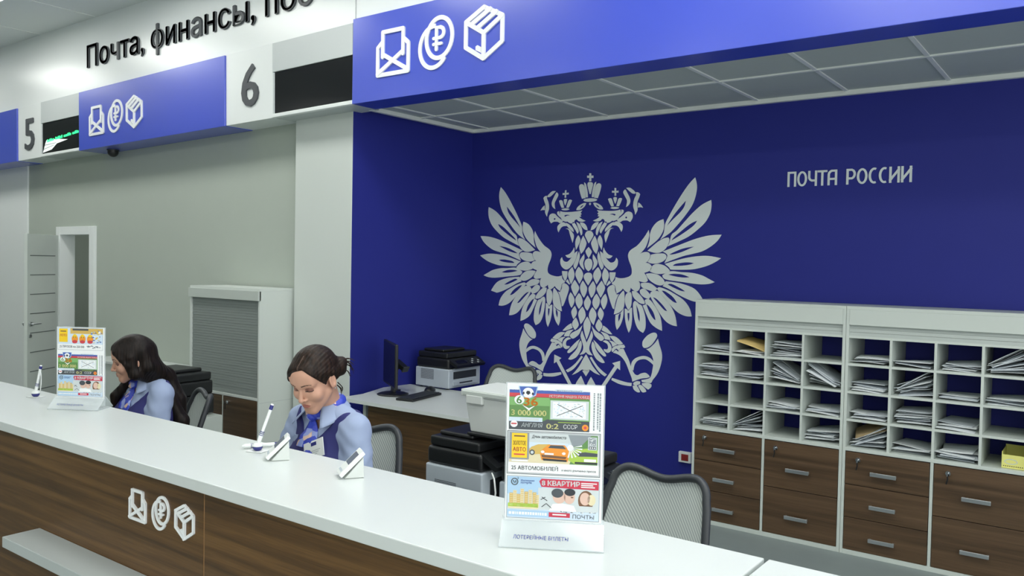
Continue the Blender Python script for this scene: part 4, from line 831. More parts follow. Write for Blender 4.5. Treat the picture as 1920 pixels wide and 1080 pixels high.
def ticket_car(p, y):
    p.frame(2, y, 205, y+95, 1.2, 'dark', 2); p.frame(4.5, y+2.5, 202.5, y+92.5, 1, 'grey', 2)
    p.rect(7, y+4, 199, y+70, 'lgrey', 1); p.rect(7, y+38, 199, y+70, 'beige', 2); p.rect(7, y+24, 140, y+40, 'lsky', 2)
    p.poly([(135,y+5),(199,y+5),(199,y+70),(138,y+70),(150,y+40)], 'green', 3); p.poly([(135,y+5),(185,y+5),(165,y+26),(145,y+30)], 'grey', 4)
    p.poly([(140,y+48),(150,y+36),(176,y+33),(199,y+36),(199,y+66),(150,y+68),(136,y+60)], 'lime', 4); p.poly([(150,y+44),(172,y+41),(199,y+43),(199,y+50),(158,y+51)], 'dark', 5); p.rect(170, y+56, 196, y+62, 'white', 5); p.rect(150,y+63,199,y+67,'black',5)
    for k in range(7):
        a = -PI*.1+k*.33; p.poly([(140,y+33),(140+26*math.cos(a),y+33+22*math.sin(a)),(140+26*math.cos(a+.14),y+33+22*math.sin(a+.14))], 'white', 6)
    p.ell(140, y+33, 7, 7, 'white', 6)
    p.poly([(48,y+44),(55,y+34),(70,y+28),(95,y+27),(110,y+36),(112,y+46),(60,y+50)], 'gold', 4); p.ell(57, y+46, 6, 6, 'dark', 5); p.ell(57, y+46, 3.4, 3.4, 'lgrey', 6)
    p.poly([(74,y+48),(80,y+38),(92,y+28),(128,y+28),(136,y+38),(138,y+52),(134,y+64),(78,y+62)], 'orange', 5); p.poly([(92,y+35),(97,y+29),(124,y+29),(131,y+36)], 'dark', 6)
    p.rect(84, y+46, 104, y+50, 'white', 7); p.poly([(77,y+50),(132,y+53),(130,y+58),(79,y+56)], 'brown', 6); p.poly([(79,y+58),(133,y+60),(132,y+64),(82,y+63)], 'black', 6)
    p.ell(80,y+44,4,3,'white',7); p.ell(126,y+46,4,3,'white',7)
    p.text('День автомобилиста', 56, y+16, 74, 8, 'black', 5, .008, .12)
    p.rect(7, y+4, 50, y+62, 'grey', 5); p.rect(12, y+5, 46, y+59, 'yellow', 6); p.text('АВТО', 15, y+45, 28, 9, 'red', 7, .02)
    p.text('ЗОЛОТОЕ', 15, y+31, 28, 9, 'brown', 7, .02); p.rect(17, y+10, 41, y+13, 'brown', 7); p.rect(17, y+50, 41, y+53, 'red', 7)
    p.rect(178, y+8, 197, y+36, 'lgrey', 7); p.rect(180, y+10, 195, y+26, 'grey', 8); p.noise(180, y+10, 195, y+26, ['white'], 16, 3, 9, 8); p.rect(180, y+28, 195, y+34, 'dark', 8)
    for k in range(3): p.ell(183+k*4.6, y+31, 1.6, 1.6, 'white', 9)
    p.rect(5, y+69, 202, y+91, 'white', 5); p.rect(12, y+63.5, 48, y+67, 'white', 6)
    p.text('25 АВТОМОБИЛЕЙ', 12, y+85, 102, 11, 'black', 7, .012); p.text('и много денежных призов', 122, y+86, 74, 5, 'dark', 7)
def ticket_flat(p, y, mono=False):
    p.frame(3, y, 205, y+93, 1, 'grey', 2); p.rect(4, y+1, 204, y+92, 'lsky', 1); p.rect(4, y+2, 80, y+40, 'sky' , 2)
    p.rect(72, y+24, 203, y+72, 'lgrey', 3)
    p.ring(20, y+13, 7, 2, 'dark', 5); p.text('М', 16.5, y+16, 7, 6, 'dark', 6, .01); p.text('2', 26, y+7, 3, 4.5, 'dark', 6)
    p.text('Жилищная', 33, y+12, 30, 4.5, 'blue', 5); p.text('лотерея', 33, y+18, 24, 5, 'blue', 5)
    for k, (x, h) in enumerate(((9,30),(17,36),(25,28),(33,40),(42,34),(51,38),(60,33),(66,28))):
        p.rect(x, y+68-h, x+8, y+68, ('gold', 'beige', 'gold', 'beige')[k % 4], 4)
        for q in range(int(h/4)): p.rect(x+1, y+68-h+2+q*4, x+7, y+68-h+3.2+q*4, ('beige', 'gold')[k % 2], 5)
    p.rect(6, y+60, 72, y+72, 'lime', 5); p.rect(6, y+68, 72, y+72, 'beige', 6)
    p.poly([(74,y+10),(79,y+4),(203,y+5),(203,y+24),(79,y+22)], 'crimson', 4); p.text('8 КВАРТИР', 80, y+18.5, 82, 11, 'white', 6, .035)
    for k in range(3): p.rect(165, y+9+k*4.2, 165+(34, 26, 30)[k], y+11.4+k*4.2, 'white', 6)
    p.ell(118, y+42, 14, 15, 'skin', 5); p.ell(114, y+34, 13, 10, 'dark', 6); p.ell(140, y+42, 12, 15, 'skin', 5); p.ell(141, y+31, 12, 8, 'black', 6); p.ell(146,y+42,3,1.4,'brown',7)
    p.ell(176, y+48, 17, 22, 'brown', 4); p.ell(174, y+44, 11, 14, 'skin', 6); p.ell(188, y+46, 9, 12, 'beige', 6)
    p.poly([(96,y+73),(104,y+58),(126,y+56),(150,y+60),(156,y+73)], 'white', 6); p.poly([(156,y+73),(162,y+60),(190,y+60),(200,y+73)], 'lgrey', 7)
    p.line((78,y+50),(88,y+44), 1.5, 'black', 6); p.line((80,y+44),(92,y+52), 1.5, 'black', 6); p.line((80,y+66),(90,y+58), 1.5, 'black', 6); p.line((90,y+58),(102,y+68), 1.5, 'black', 6)
    p.rect(5, y+75, 98, y+89, 'sky', 3); p.rect(96, y+77, 142, y+87, 'crimson', 4); p.rect(104, y+80, 134, y+83, 'white', 5)
    r = random.Random(2); k = 8
    while k < 90: w_ = r.uniform(2, 6); p.rect(k, y+79, k+w_, y+85, 'white', 4); k += w_+1.5
    p.text('ПОЧТЫ', 148, y+88, 46, 9, 'grey', 5); p.noise(120, y+72, 200, y+76, ['white', 'grey'], 26, 4, 8, 5)
def ticket_prizes(p, y):
    p.frame(3, y, 205, y+95, 1, 'grey', 2); p.rect(4, y+1, 204, y+70, 'lsky', 1); p.rect(60, y+3, 204, y+26, 'gold', 2); p.rect(10, y+5, 48, y+62, 'yellow', 4); p.text('ЛОТО', 14, y+38, 30, 10, 'red', 5, .02); p.rect(16, y+14, 42, y+18, 'brown', 5)
    p.rect(70, y+4, 140, y+12, 'dark', 3)
    for k in range(3):
        x = 80+34*k; p.ell(x, y+48, 14, 18, 'orange', 4); p.ell(x, y+36, 9, 8, 'yellow', 5); p.ell(x, y+60, 12, 7, 'red', 5); p.ell(x-4, y+40, 2, 3, 'brown', 6); p.ell(x+4, y+40, 2, 3, 'brown', 6)
    p.noise(150, y+4, 202, y+66, ['yellow', 'sky', 'blue', 'white'], 40, 9, 5, 6); p.rect(4, y+70, 204, y+94, 'white', 3)
    p.text('25 ПРИЗОВ по 250 000', 12, y+86, 110, 10, 'black', 5, .012); p.noise(130, y+74, 200, y+90, ['grey'], 14, 10, 5, 7)
M_acr = mat('clear acrylic sheet', (236, 244, 246), .08, spec=.6, alpha=.32)
def ticket_stand(label, loc, rz, tickets):
    t = thing('ticket_stand', label, 'ticket stand', loc, rz)
    g = MB(); g.box((-.108, .004, .012), (.108, .006, .345), M_acr)
    g.box((-.112, -.055, 0), (.112, .055, .003), M_acr)
    M_ = Matrix.Translation((0, -.004, .043)) @ Matrix.Rotation(math.radians(-52), 4, 'X')
    g.box((-.111, -.001, -.066), (.111, .001, 0), M_acr, M_)
    M_ = Matrix.Translation((0, .006, .05)) @ Matrix.Rotation(math.radians(48), 4, 'X')
    g.box((-.111, -.001, -.07), (.111, .001, 0), M_acr, M_)
    g.box((-.108, -.005, .034), (.108, -.003, .046), M_acr)
    g.build('holder', t)
    MB().box((-.105, .0, .043), (.105, .0025, .343), K['white']).build('poster', t)
    p = Print(-.105, .343)
    for k, f in enumerate(tickets): f(p, (1, 103, 202)[k])
    p.mb.build('ticket_print', t)
    mb = MB(); d = math.radians(-52); az = Vector((0, -math.sin(d)*0+math.sin(math.radians(52)), math.cos(math.radians(52)))); nn = Vector((0, -math.cos(math.radians(52)), math.sin(math.radians(52))))
    fr = (Vector((0, -.004, .043)) - az*.046 + nn*.0016 + Vector((-.082, 0, 0)), (1, 0, 0), az, nn)
    put_text(mb, 'ЛОТЕРЕЙНЫЕ БИЛЕТЫ', fr, .118, .0125, K['navy'], .0003, .005)
    r = random.Random(3); k = -.05
    while k < .07:
        w_ = r.uniform(.003, .010); mb.poly([[(k, 0), (k+w_, 0), (k+w_, .003), (k, .003)]], ((0, -.0055, .036), (1,0,0), (0,0,1), (0,-1,0)), 0, K['lgrey']); k += w_+.002
    mb.build('lettering', t)
    return t
ticket_stand('clear stand of lottery tickets in front of the plastic box, headed by a football ticket', (-1.05, 1.598, 1.101), math.radians(30), (ticket_goal, ticket_car, ticket_flat)).scale = (1.075, 1.075, 1.075)
ticket_stand('clear stand of lottery tickets in front of the long-haired clerk', (-3.545, 1.715, 1.101), math.radians(32), (ticket_prizes, ticket_goal, ticket_flat)).scale = (1.0, 1.0, 1.0)

# ------------------------------------------------------------------ pens and price displays on the counter
def pen_parts(mb_, p0, d, L, rings=True):
    p0 = Vector(p0); d = Vector(d).normalized(); P = lambda t: p0+d*(L*t)
    mb_.cyl(P(.0), P(.06), .0035, .006, M_whiteplast, 14).cyl(P(.06), P(.22), .0075, .0085, M_whiteplast, 14).cyl(P(.22), P(.30), .0085, .0065, M_whiteplast, 14).cyl(P(.30), P(.86), .0062, .0066, M_whiteplast, 14)
    if rings:
        for k in (.23, .27, .31): mb_.cyl(P(k), P(k+.014), .0088, .0086, M_navy_plast, 14)
    mb_.cyl(P(.86), P(.97), .0072, .0072, M_navy_plast, 14).cyl(P(.97), P(1.0), .0068, .005, M_whiteplast, 14)
def pen_holder(label, loc, rz, d, L=.135, cord=False):
    t = thing('pen_holder', label, 'pen holder', loc, rz); t.scale = (.88,)*3; L /= .88
    MB().box((-.035, -.028, 0), (.035, .028, .0025), M_whiteplast).build('base_plate', t, .001)
    MB().lathe([(0, .002), (.010, .002), (.016, .007), (.0195, .015), (.019, .019), (0, .019)], m=M_navy_plast).build('socket', t)
    MB().lathe([(.0195, .019), (.020, .023), (.015, .030), (.009, .033), (0, .034)], m=M_whiteplast).build('socket_rim', t)
    mb_ = MB(); pen_parts(mb_, (0, 0, .024), d, L); mb_.build('pen', t)
    if cord: MB().tube([(.012, 0, .02), (.03, .002, .03), (.033, .004, .07), (.034, .004, .115), (.028, .003, .14), (.020, .002, .146)], .0022, M_whiteplast, 8).build('cord', t)
pen_holder('pen holder with navy socket and upright pen in front of the clerk with tied-up hair', (-2.325, 1.715, 1.101), .3, (.26, .20, .95), .145)
pen_holder('pen holder with a looped white cord at the far end of the worktop', (-3.96, 1.715, 1.101), .3, (.12, .12, .97), .125, True)
pn = MB(); pen_parts(pn, (-2.39, 1.70, 1.1098), (.50, .86, 0), .125); pn = pn.build('ballpoint_pen'); tag(pn, 'white ballpoint pen lying on the worktop by the pen holder', 'pen')
def price_display(label, loc, rz):
    t = thing('customer_display', label, 'display', loc, rz); t.scale = (.9,)*3
    a = math.radians(44); M_ = Matrix.Translation((0, -.03, .004)) @ Matrix.Rotation(a, 4, 'X')
    g = MB(); g.box((-.036, 0, 0), (.036, .108, .014), M_whiteplast, M_); g.build('housing', t, .003)
    g = MB(); g.box((-.027, .045, .0135), (.027, .092, .0148), mat('grey display window', (96, 104, 124), .2), M_); g.build('screen', t)
    g = MB()
    for i in range(4): g.box((-.024+i*.013, .012, .0135), (-.016+i*.013, .02, .0155), M_greyplast, M_)
    g.build('buttons', t)
    g = MB(); v = [(-.028,-.02,0),(.028,-.02,0),(.028,.045,0),(-.028,.045,0),(-.028,.042,.068),(.028,.042,.068)]
    g.add(v, [(3,2,1,0),(0,1,5,4),(1,2,5),(2,3,4,5),(3,0,4)], M_offwhite); g.build('stand', t, .002)
price_display('white tilted customer display beside the navy pen socket', (-2.185, 1.685, 1.101), math.radians(-36))
price_display('white tilted customer display in front of the clerk\'s left arm', (-1.845, 1.69, 1.101), math.radians(-34))

# ------------------------------------------------------------------ people: implicit surfaces meshed by surface nets
def smin(a, b, k):
    h = np.clip(.5+.5*(b-a)/k, 0, 1); return b*(1-h)+a*h-k*h*(1-h)
def smax(a, b, k): return -smin(-a, -b, k)
def ell(p, c, r):
    r = np.array(r, float); q = (p-np.array(c))/r; k0 = np.sqrt((q*q).sum(-1)); k1 = np.sqrt(((q/r)**2).sum(-1))
    return k0*(k0-1)/np.maximum(k1, 1e-9)
def cap(p, a, b, r0, r1=None):
    r1 = r0 if r1 is None else r1; a = np.array(a, float); b = np.array(b, float); d = b-a
    t = np.clip(((p-a)@d)/(d@d), 0, 1); return np.sqrt(((p-a-t[..., None]*d)**2).sum(-1)) - (r0+(r1-r0)*t)
def chain(p, pts, rs, k):
    s = None
    for i in range(len(pts)-1):
        e = cap(p, pts[i], pts[i+1], rs[i], rs[i+1]); s = e if s is None else smin(s, e, k)
    return s
def nets(f, lo, hi, h):
    lo = np.array(lo, float); n = np.ceil((np.array(hi)-lo)/h).astype(int)+1
    ax = [lo[i]+h*np.arange(n[i]) for i in range(3)]
    P = np.stack(np.meshgrid(*ax, indexing='ij'), -1); V = np.empty(P.shape[:3])
    for i in range(n[0]): V[i] = f(P[i].reshape(-1, 3)).reshape(n[1], n[2])
    S = V < 0
    c = S[:-1,:-1,:-1].astype(int)
    for dx in (0,1):
        for dy in (0,1):
            for dz in (0,1):
                if dx or dy or dz: c = c+S[dx:n[0]-1+dx, dy:n[1]-1+dy, dz:n[2]-1+dz]
    act = (c > 0) & (c < 8); idx = -np.ones(act.shape, int); I = np.argwhere(act); idx[act] = np.arange(len(I))
    acc = np.zeros((len(I), 3)); cnt = np.zeros(len(I))
    for a in range(3):
        o = [b for b in range(3) if b != a]
        for u in (0, 1):
            for v in (0, 1):
                A = I.copy(); A[:, o[0]] += u; A[:, o[1]] += v; B = A.copy(); B[:, a] += 1
                va = V[A[:,0],A[:,1],A[:,2]]; vb = V[B[:,0],B[:,1],B[:,2]]; cr = (va < 0) != (vb < 0)
                t = np.where(cr, va/np.where(cr, va-vb, 1), 0); pt = A.astype(float); pt[:, a] += t
                acc[cr] += pt[cr]; cnt[cr] += 1
    verts = lo+h*acc/cnt[:, None]; F = []
    for a in range(3):
        b, c_ = (a+1) % 3, (a+2) % 3
        sl = [slice(None)]*3; sl[a] = slice(0, n[a]-1); s2 = [slice(None)]*3; s2[a] = slice(1, n[a])
        X = S[tuple(sl)] != S[tuple(s2)]; E = np.argwhere(X)
        ok = (E[:, b] > 0) & (E[:, c_] > 0) & (E[:, b] < n[b]-1) & (E[:, c_] < n[c_]-1); E = E[ok]
        def at(db, dc):
            q = E.copy(); q[:, b] -= db; q[:, c_] -= dc; return idx[q[:,0],q[:,1],q[:,2]]
        Q = np.stack([at(1,1), at(0,1), at(0,0), at(1,0)], 1)
        ins = S[E[:,0],E[:,1],E[:,2]]; Q[~ins] = Q[~ins][:, ::-1]; F.append(Q)
    return verts, np.concatenate(F)
def sdf_obj(name, parts, mats, parent=None, matfn=None, smooth_iter=0):
    """parts: list of (verts, quads); one mesh. matfn(verts of face centres) gives a slot per face."""
    vs = []; fs = []; o = 0
    for v, q in parts: vs.append(v); fs.append(q+o); o += len(v)
    v = np.concatenate(vs); q = np.concatenate(fs)
    me = bpy.data.meshes.new(name); me.from_pydata(v.tolist(), [], q.tolist())
    for m in mats: me.materials.append(m)
    if matfn is not None: me.polygons.foreach_set('material_index', matfn(v[q].mean(1)).astype(np.int32))
    me.polygons.foreach_set('use_smooth', np.ones(len(q), bool)); me.update()
    ob = bpy.data.objects.new(name, me); C.objects.link(ob)
    if parent is not None: ob.parent = parent
    if smooth_iter:
        s = ob.modifiers.new('smooth', 'SMOOTH'); s.iterations = smooth_iter; s.factor = .5
    return ob
def head_axes(yaw, pitch, roll):
    cy, sy, cp, sp, cr, sr = math.cos(yaw), math.sin(yaw), math.cos(pitch), math.sin(pitch), math.cos(roll), math.sin(roll)
    B = np.array([[1,0,0],[0,-1,0],[0,0,1.]]); Rr = np.array([[cr,0,sr],[0,1,0],[-sr,0,cr]]); Rp = np.array([[1,0,0],[0,cp,sp],[0,-sp,cp]]); Ry = np.array([[cy,-sy,0],[sy,cy,0],[0,0,1]])
    return Ry@B@Rp@Rr          # columns: left, forward, up of the head

def head_sdf(q):
    """Head in centimetres: q = (left, forward, up) from between the ears."""
    m = q*np.array([1, 1, 1.]); ab = np.abs(q[:, :1]); s = np.concatenate([ab, q[:, 1:]], 1)
    d = ell(m, (0,-1.0,4.0), (7.3,9.2,8.0))
    d = smin(d, ell(m, (0,3.4,-2.2), (5.7,5.4,7.2)), 2.4)
    d = smin(d, cap(s, (4.9,.6,-4.2), (1.4,6.4,-8.5), 1.5, 1.5), 2.2)
    d = smin(d, ell(m, (0,6.7,-8.7), (2.0,1.7,1.6)), 2.0)
    d = smin(d, ell(s, (3.7,5.9,-2.2), (2.5,2.3,2.3)), 1.8)
    d = smin(d, cap(s, (0.6,8.15,2.5), (4.4,6.6,2.5), .85, .7), 1.3)
    d = smin(d, ell(m, (0,6.2,5.0), (5.4,2.8,4.0)), 2.5)
    d = smax(d, -ell(s, (3.1,9.3,.65), (1.7,1.7,1.15)), .9)
    d = smin(d, ell(s, (3.1,6.85,.55), (1.35,1.3,1.15)), .35)
    d = smin(d, cap(m, (0,8.2,1.8), (0,10.25,-2.5), .55, .82), .9)
    d = smin(d, ell(m, (0,10.3,-2.75), (.85,.8,.75)), .5)
    d = smin(d, ell(s, (1.15,9.0,-3.0), (.72,.95,.62)), .5)
    d = smax(d, -ell(s, (.6,9.7,-3.75), (.35,.6,.3)), .25)
    d = smin(d, ell(m, (0,7.6,-5.6), (2.9,1.3,1.9)), 1.0)
    lipx = q[:, 0]
    d = smin(d, ell(m, (0,8.55,-5.25), (2.2,.75,.50)), .3)
    d = smin(d, ell(m, (0,8.45,-6.15), (1.9,.8,.62)), .3)
    d = smax(d, -cap(m, (-2.0,9.1,-5.68), (2.0,9.1,-5.68), .16), .25)
    # ears
    e = ell(s, (7.35,-.7,-.3), (.75,1.75,3.0)); e = smax(e, -ell(s, (8.0,-.4,.1), (.55,1.0,1.9)), .4)
    d = smin(d, e, .5)
    return d
def hand_parts(p, w_, d, n, flip):
    d = np.array(d, float); d /= np.linalg.norm(d); n = np.array(n, float); n -= d*(n@d); n /= np.linalg.norm(n); s = np.cross(d, n)*flip; w_ = np.array(w_, float)
    r = cap(p, w_, w_+d*.03, .024, .026)
    for k, (off, L) in enumerate(((-.030, .9), (-.010, 1.0), (.010, .95), (.029, .75))):
        b = w_+d*.082+s*off; r = smin(r, cap(p, w_+d*.015+s*off*.6, b, .015, .0115), .012)
        f = None; c = b; a = .25+.06*k
        for ln, rr, r2 in ((.038*L, .0092, .0085), (.026*L, .0085, .0078), (.020*L, .0078, .0066)):
            dd = d*math.cos(a)-n*math.sin(a); e = cap(p, c, c+dd*ln, rr, r2); f = e if f is None else smin(f, e, .003); c = c+dd*ln; a += .42
        r = smin(r, f, .005)
    t0 = w_+d*.025-s*.028; t1 = t0+d*.030-s*.022-n*.010; t2 = t1+d*.030-s*.004-n*.010
    return smin(r, smin(cap(p, t0, t1, .0135, .0105), cap(p, t1, t2, .0105, .0075), .004), .012)

def person(label, P, zs, hp, axes, style):
    P = np.array([P[0], P[1], 0.]); H = np.array(hp)-P; A = head_axes(*axes); lean = style['lean']
    hd = lambda c: H+A@(np.array(c, float)/100)
    toH = lambda p: ((p-H)@A)*100
    sh = zs+style.get('shz', .575); sx = style['sx']
    def sheared(p): q = p.copy(); q[:, 1] += lean*np.maximum(0, p[:, 2]-zs-.15); return q
    def T(x, y, z): return (x, y-lean*max(0, z-zs-.15), z)
    nb = T(0, .0, sh+.055)
    def torso(p):
        q = sheared(p); s = q.copy(); s[:, 0] = np.abs(s[:, 0])
        d = ell(q, (0,.02,zs+.09), (.175,.135,.13)); d = smin(d, ell(q, (0,.0,zs+.25), (.135,.10,.15)), .06)
        d = smin(d, ell(q, (0,.0,zs+.44), (.155,.108,.155)), .06); d = smin(d, ell(s, (.068,-.075,zs+.41), (.068,.062,.07)), .035)
        d = smin(d, cap(s, (0,.01,sh-.005), (sx-.02,.01,sh-.015), .055, .045), .05); d = smin(d, cap(s, (.085,.015,sh+.01), (0,.0,sh+.05), .04, .045), .04)
        return d
    arms = {}
    for k, sgn in (('L', 1), ('R', -1)):
        e, w_ = style['arm'+k]; arms[k] = (np.array(T(sgn*sx, .0, sh-.02)), np.array(e), np.array(w_))
    def arm(p, r=(.050,.045,.042,.030)):
        d = None
        for k in arms:
            a, e, w_ = arms[k]; q = smin(cap(p, a, e, r[0], r[1]), cap(p, e, w_, r[2], r[3]), .02); d = q if d is None else np.minimum(d, q)
        return d
    root = None
    neck_top = hd((0,-2.2,-3.5)); neck_bot = np.array(nb)+np.array((0, .01, -.02))
    def skin_head(p):
        d = head_sdf(toH(p))/100; d = smin(d, cap(p, neck_top, neck_bot, .050, .053), .02)
        return smin(d, torso(p)+.006, .03)
    v1 = nets(skin_head, np.minimum(H-.15, [-.12, H[1]-.15, sh-.06]), np.maximum(H+.15, [.12, .12, 0]), H[2]*0+.0023 if style['fine'] else .003)
    def inner(p): return np.minimum(torso(p)+.010, arm(p, (.040,.036,.034,.023)))
    v2 = nets(inner, (-.36,-.45,zs-.08), (.36,.22,sh-.03), .012)
    parts = [v1, v2]
    for k, fl in (('L', 1), ('R', -1)):
        a, e, w_ = arms[k]; d = w_-e
        f = lambda p, w_=w_, d=d, fl=fl: smin(hand_parts(p, w_, (d[0]*.5, d[1], d[2]*.25), (0, 0, 1), fl), cap(p, w_-d*.25, w_, .027, .024), .01)
        parts.append(nets(f, w_-.14, w_+np.array((.13,.10,.08)), .0035))
    def mf(c):
        q = toH(c); l, f, u = np.abs(q[:, 0]), q[:, 1], q[:, 2]; m = np.zeros(len(c))
        m[((l/2.0)**2+((u+5.70)/.78)**2 < 1) & (f > 7.6)] = 1
        lid = ((l-3.1)/1.55)**2+((u-.75)/.85)**2 < 1; m[lid & (f > 5)] = 2
        curve = 2.75+.35*np.cos((l-3.4)*.8); m[(np.abs(u-curve) < .30-.05*(l-1.2)) & (l > 1.3) & (l < 5.0) & (f > 4)] = 3
        m[(np.abs(u-(.02-.10*((l-3.1)/1.4)**2*-1)) < .17) & (np.abs(l-3.1) < 1.55) & (f > 5)] = 4
        return m
    body = sdf_obj('person', parts, [style['skin'], M_lip, M_lid, M_brow, M_lash], None, mf)
    body.location = P; tag(body, label, 'person')
    # shirt
    def wr(p): return .0028*np.sin(p[:, 2]*85+p[:, 0]*40+np.sin(p[:, 1]*50)*1.5)*np.sin(p[:, 0]*47+p[:, 2]*31)
    def shirt(p):
        d = smin(torso(p)-.006, arm(p, (.058,.055,.052,.040))-.002, .03)+wr(p)
        s = p-np.array(nb); d = smax(d, -(cap(p, np.array(nb)-np.array((0,-.01,.02)), neck_top, .056, .056)), .01)
        vv = np.abs(p[:, 0])-(p[:, 2]-(sh-.075))*.45; front = p[:, 1]+lean*(p[:, 2]-zs-.15)+.02
        d = smax(d, -np.maximum(np.maximum(vv, front), sh-.075-p[:, 2]), .006)
        for k in arms:
            a, e, w_ = arms[k]; n_ = (w_-e)/np.linalg.norm(w_-e); d = smax(d, (p-w_)@n_+.012, .004)
        return d
    sdf_obj('shirt', [nets(shirt, (-.38,-.45,zs+.10), (.38,.24,sh+.12), .006)], [M_shirt], body, None, 2)
    zV = zs+style['zV']
    def vest(p):
        d = torso(p)-.014
        s = p.copy(); s[:, 0] = np.abs(s[:, 0]); y = p[:, 1]+lean*(p[:, 2]-zs-.15)
        hole = np.minimum(cap(s, (sx+.005,0,sh-.01), (sx+.05,-.02,sh-.16), .062, .055), 9); q = sheared(p); q[:, 0] = np.abs(q[:, 0])
        hole = cap(q, (sx+.035,0,sh+.02), (sx+.045,-.02,sh-.20), .048, .062)
        for k in arms: hole = np.minimum(hole, cap(p, arms[k][0], arms[k][1], .054, .060))
        d = smax(d, -hole, .006)
        vv = np.abs(p[:, 0])-(p[:, 2]-zV)*.80; d = smax(d, -np.maximum(vv, y+.0), .004)
        d = smax(d, p[:, 2]-(sh+.045), .004); d = smax(d, -(cap(p, np.array(nb)-np.array((0,-.02,.06)), neck_top, .075, .075)), .006)
        return d
    sdf_obj('waistcoat', [nets(vest, (-.26,-.45,zs+.12), (.26,.24,sh+.08), .005)], [M_vest], body, None, 3)
    # trousers and shoes
    def legs(p):
        s = p.copy(); s[:, 0] = np.abs(s[:, 0])
        return smin(ell(p, (0,.03,zs+.085), (.185,.15,.12)), chain(s, [(.09,-.02,zs+.085), (.11,-.40,zs+.055), (.11,-.36,.10)], [.085,.062,.04], .03), .04)
    sdf_obj('trousers', [nets(legs, (-.24,-.52,.05), (.24,.24,zs+.24), .012)], [M_trouser], body, None, 2)
    for sg in (-1, 1):
        f = lambda p, sg=sg: smax(smin(ell(p, (sg*.11,-.42,.04), (.042,.12,.045)), cap(p, (sg*.11,-.36,.06), (sg*.11,-.355,.12), .042), .03), .004-p[:, 2], .004)
        sdf_obj('shoe', [nets(f, (sg*.11-.07,-.57,-.01), (sg*.11+.07,-.28,.16), .008)], [M_black], body)
    # collar
    nb_ = np.array(nb); axn = (neck_top-neck_bot); axn = axn/np.linalg.norm(axn); axn = axn*.5+np.array((0,0,.5)); axn /= np.linalg.norm(axn)
    lft = np.array((1., 0, 0)); fw = np.cross(axn, lft); fw /= np.linalg.norm(fw); fw = -fw if fw[1] > 0 else fw
    for sg in (-1, 1):
        g = MB()
        def fn(u, v, sg=sg):
            th = .50+(PI-.50)*u; c, s_ = math.cos(th), math.sin(th); pt = max(0, 1-u*2.2)
            r = .060+(.024+.030*pt)*v; dz = .018-.046*v-.018*pt*v-.012*math.cos(th)*0
            return Vector(nb_+axn*dz+np.array((0,0,.006))+fw*(c*r*1.02+.0*v+pt*v*.012)+lft*(sg*s_*r*1.05+sg*pt*v*.022))
        g.grid(fn, 22, 6, M_shirt); o = g.build('collar', body)
        sm = o.modifiers.new('solid', 'SOLIDIFY'); sm.thickness = .003
    # scarf
    g = MB(); pts = []
    for i in range(28):
        a = 2*PI*i/28; c = math.cos(a); pts.append(nb_+axn*(.012-.022*max(0, c))+fw*(.056*c+.012*max(0, c))+lft*.056*math.sin(a))
    g.tube(pts, .0195, M_scarf, 10, True)
    kn = nb_+axn*-.018+fw*.074
    M_ = Matrix.Translation(Vector(kn))
    g.lathe([(0,-.016),(.012,-.013),(.024,0),(.016,.015),(0,.016)], (0,0,0), M_scarf, 14, M_)
    fy = lambda x, z: front(vest if False else shirt, x, z)
    def front(f, x, z):
        ys = np.linspace(-.40, .05, 400); d = f(np.stack([np.full(400, x), ys, np.full(400, z)], 1)); k = np.argmax(d < 0); return ys[k]
    for k, (dx, dz, w0) in enumerate(((.020, -.125, .020), (-.018, -.105, .018))):
        pp = []
        for i in range(9):
            t = i/8; x = kn[0]+dx*t*1.4; z = kn[2]-.005+dz*t; y = kn[1]*(1-min(1, t*2.2))+min(1, t*2.2)*(min(front(shirt, x, z), front(torso, x, z))-.010); pp.append((x, y, z, .010+(w0)*math.sin(min(1, t*1.6)*PI/2)))
        vs = []
        for x, y, z, w_ in pp:
            for j in range(9):
                a = 2*PI*j/9; vs.append((x+w_*math.cos(a)+.002*math.sin(3*a), y+.006*math.sin(a), z))
        g.add(vs, [(i*9+j, i*9+(j+1) % 9, (i+1)*9+(j+1) % 9, (i+1)*9+j) for i in range(8) for j in range(9)], M_scarf, True); g.add(vs, [tuple(range(72, 81))], M_scarf)
    g.build('neck_scarf', body)
    # name badge
    if style.get('badge'):
        bx, bz, rot = style['badge']; by = front(vest, bx, bz)-.006; by = min(by, front(shirt, bx, bz)-.008)
        M_ = Matrix.Translation((bx, by, bz)) @ Matrix.Rotation(math.radians(-14), 4, 'X') @ Matrix.Rotation(rot, 4, 'Y')
        g = MB(); g.box((-.052,-.002,-.034), (.052,.0,.034), M_whiteplast, M_).box((-.012,-.0028,.014), (.016,-.002,.027), M_navy_plast, M_)
        for k in range(3): g.box((-.036,-.0026,-.006-k*.007), (.036-k*.01,-.002,-.0035-k*.007), M_shelfgrey, M_)
        g.build('name_badge', body)
        x, z = -.085, bz+.02; y = front(vest, x, z)-.002
        MB().box((x-.012, y-.001, z-.014), (x+.012, y+.004, z+.014), M_shirt).build('chest_emblem', body)
    style['hair'](body, hd, toH, H, A, nb_, sh, zs, torso)
    return body

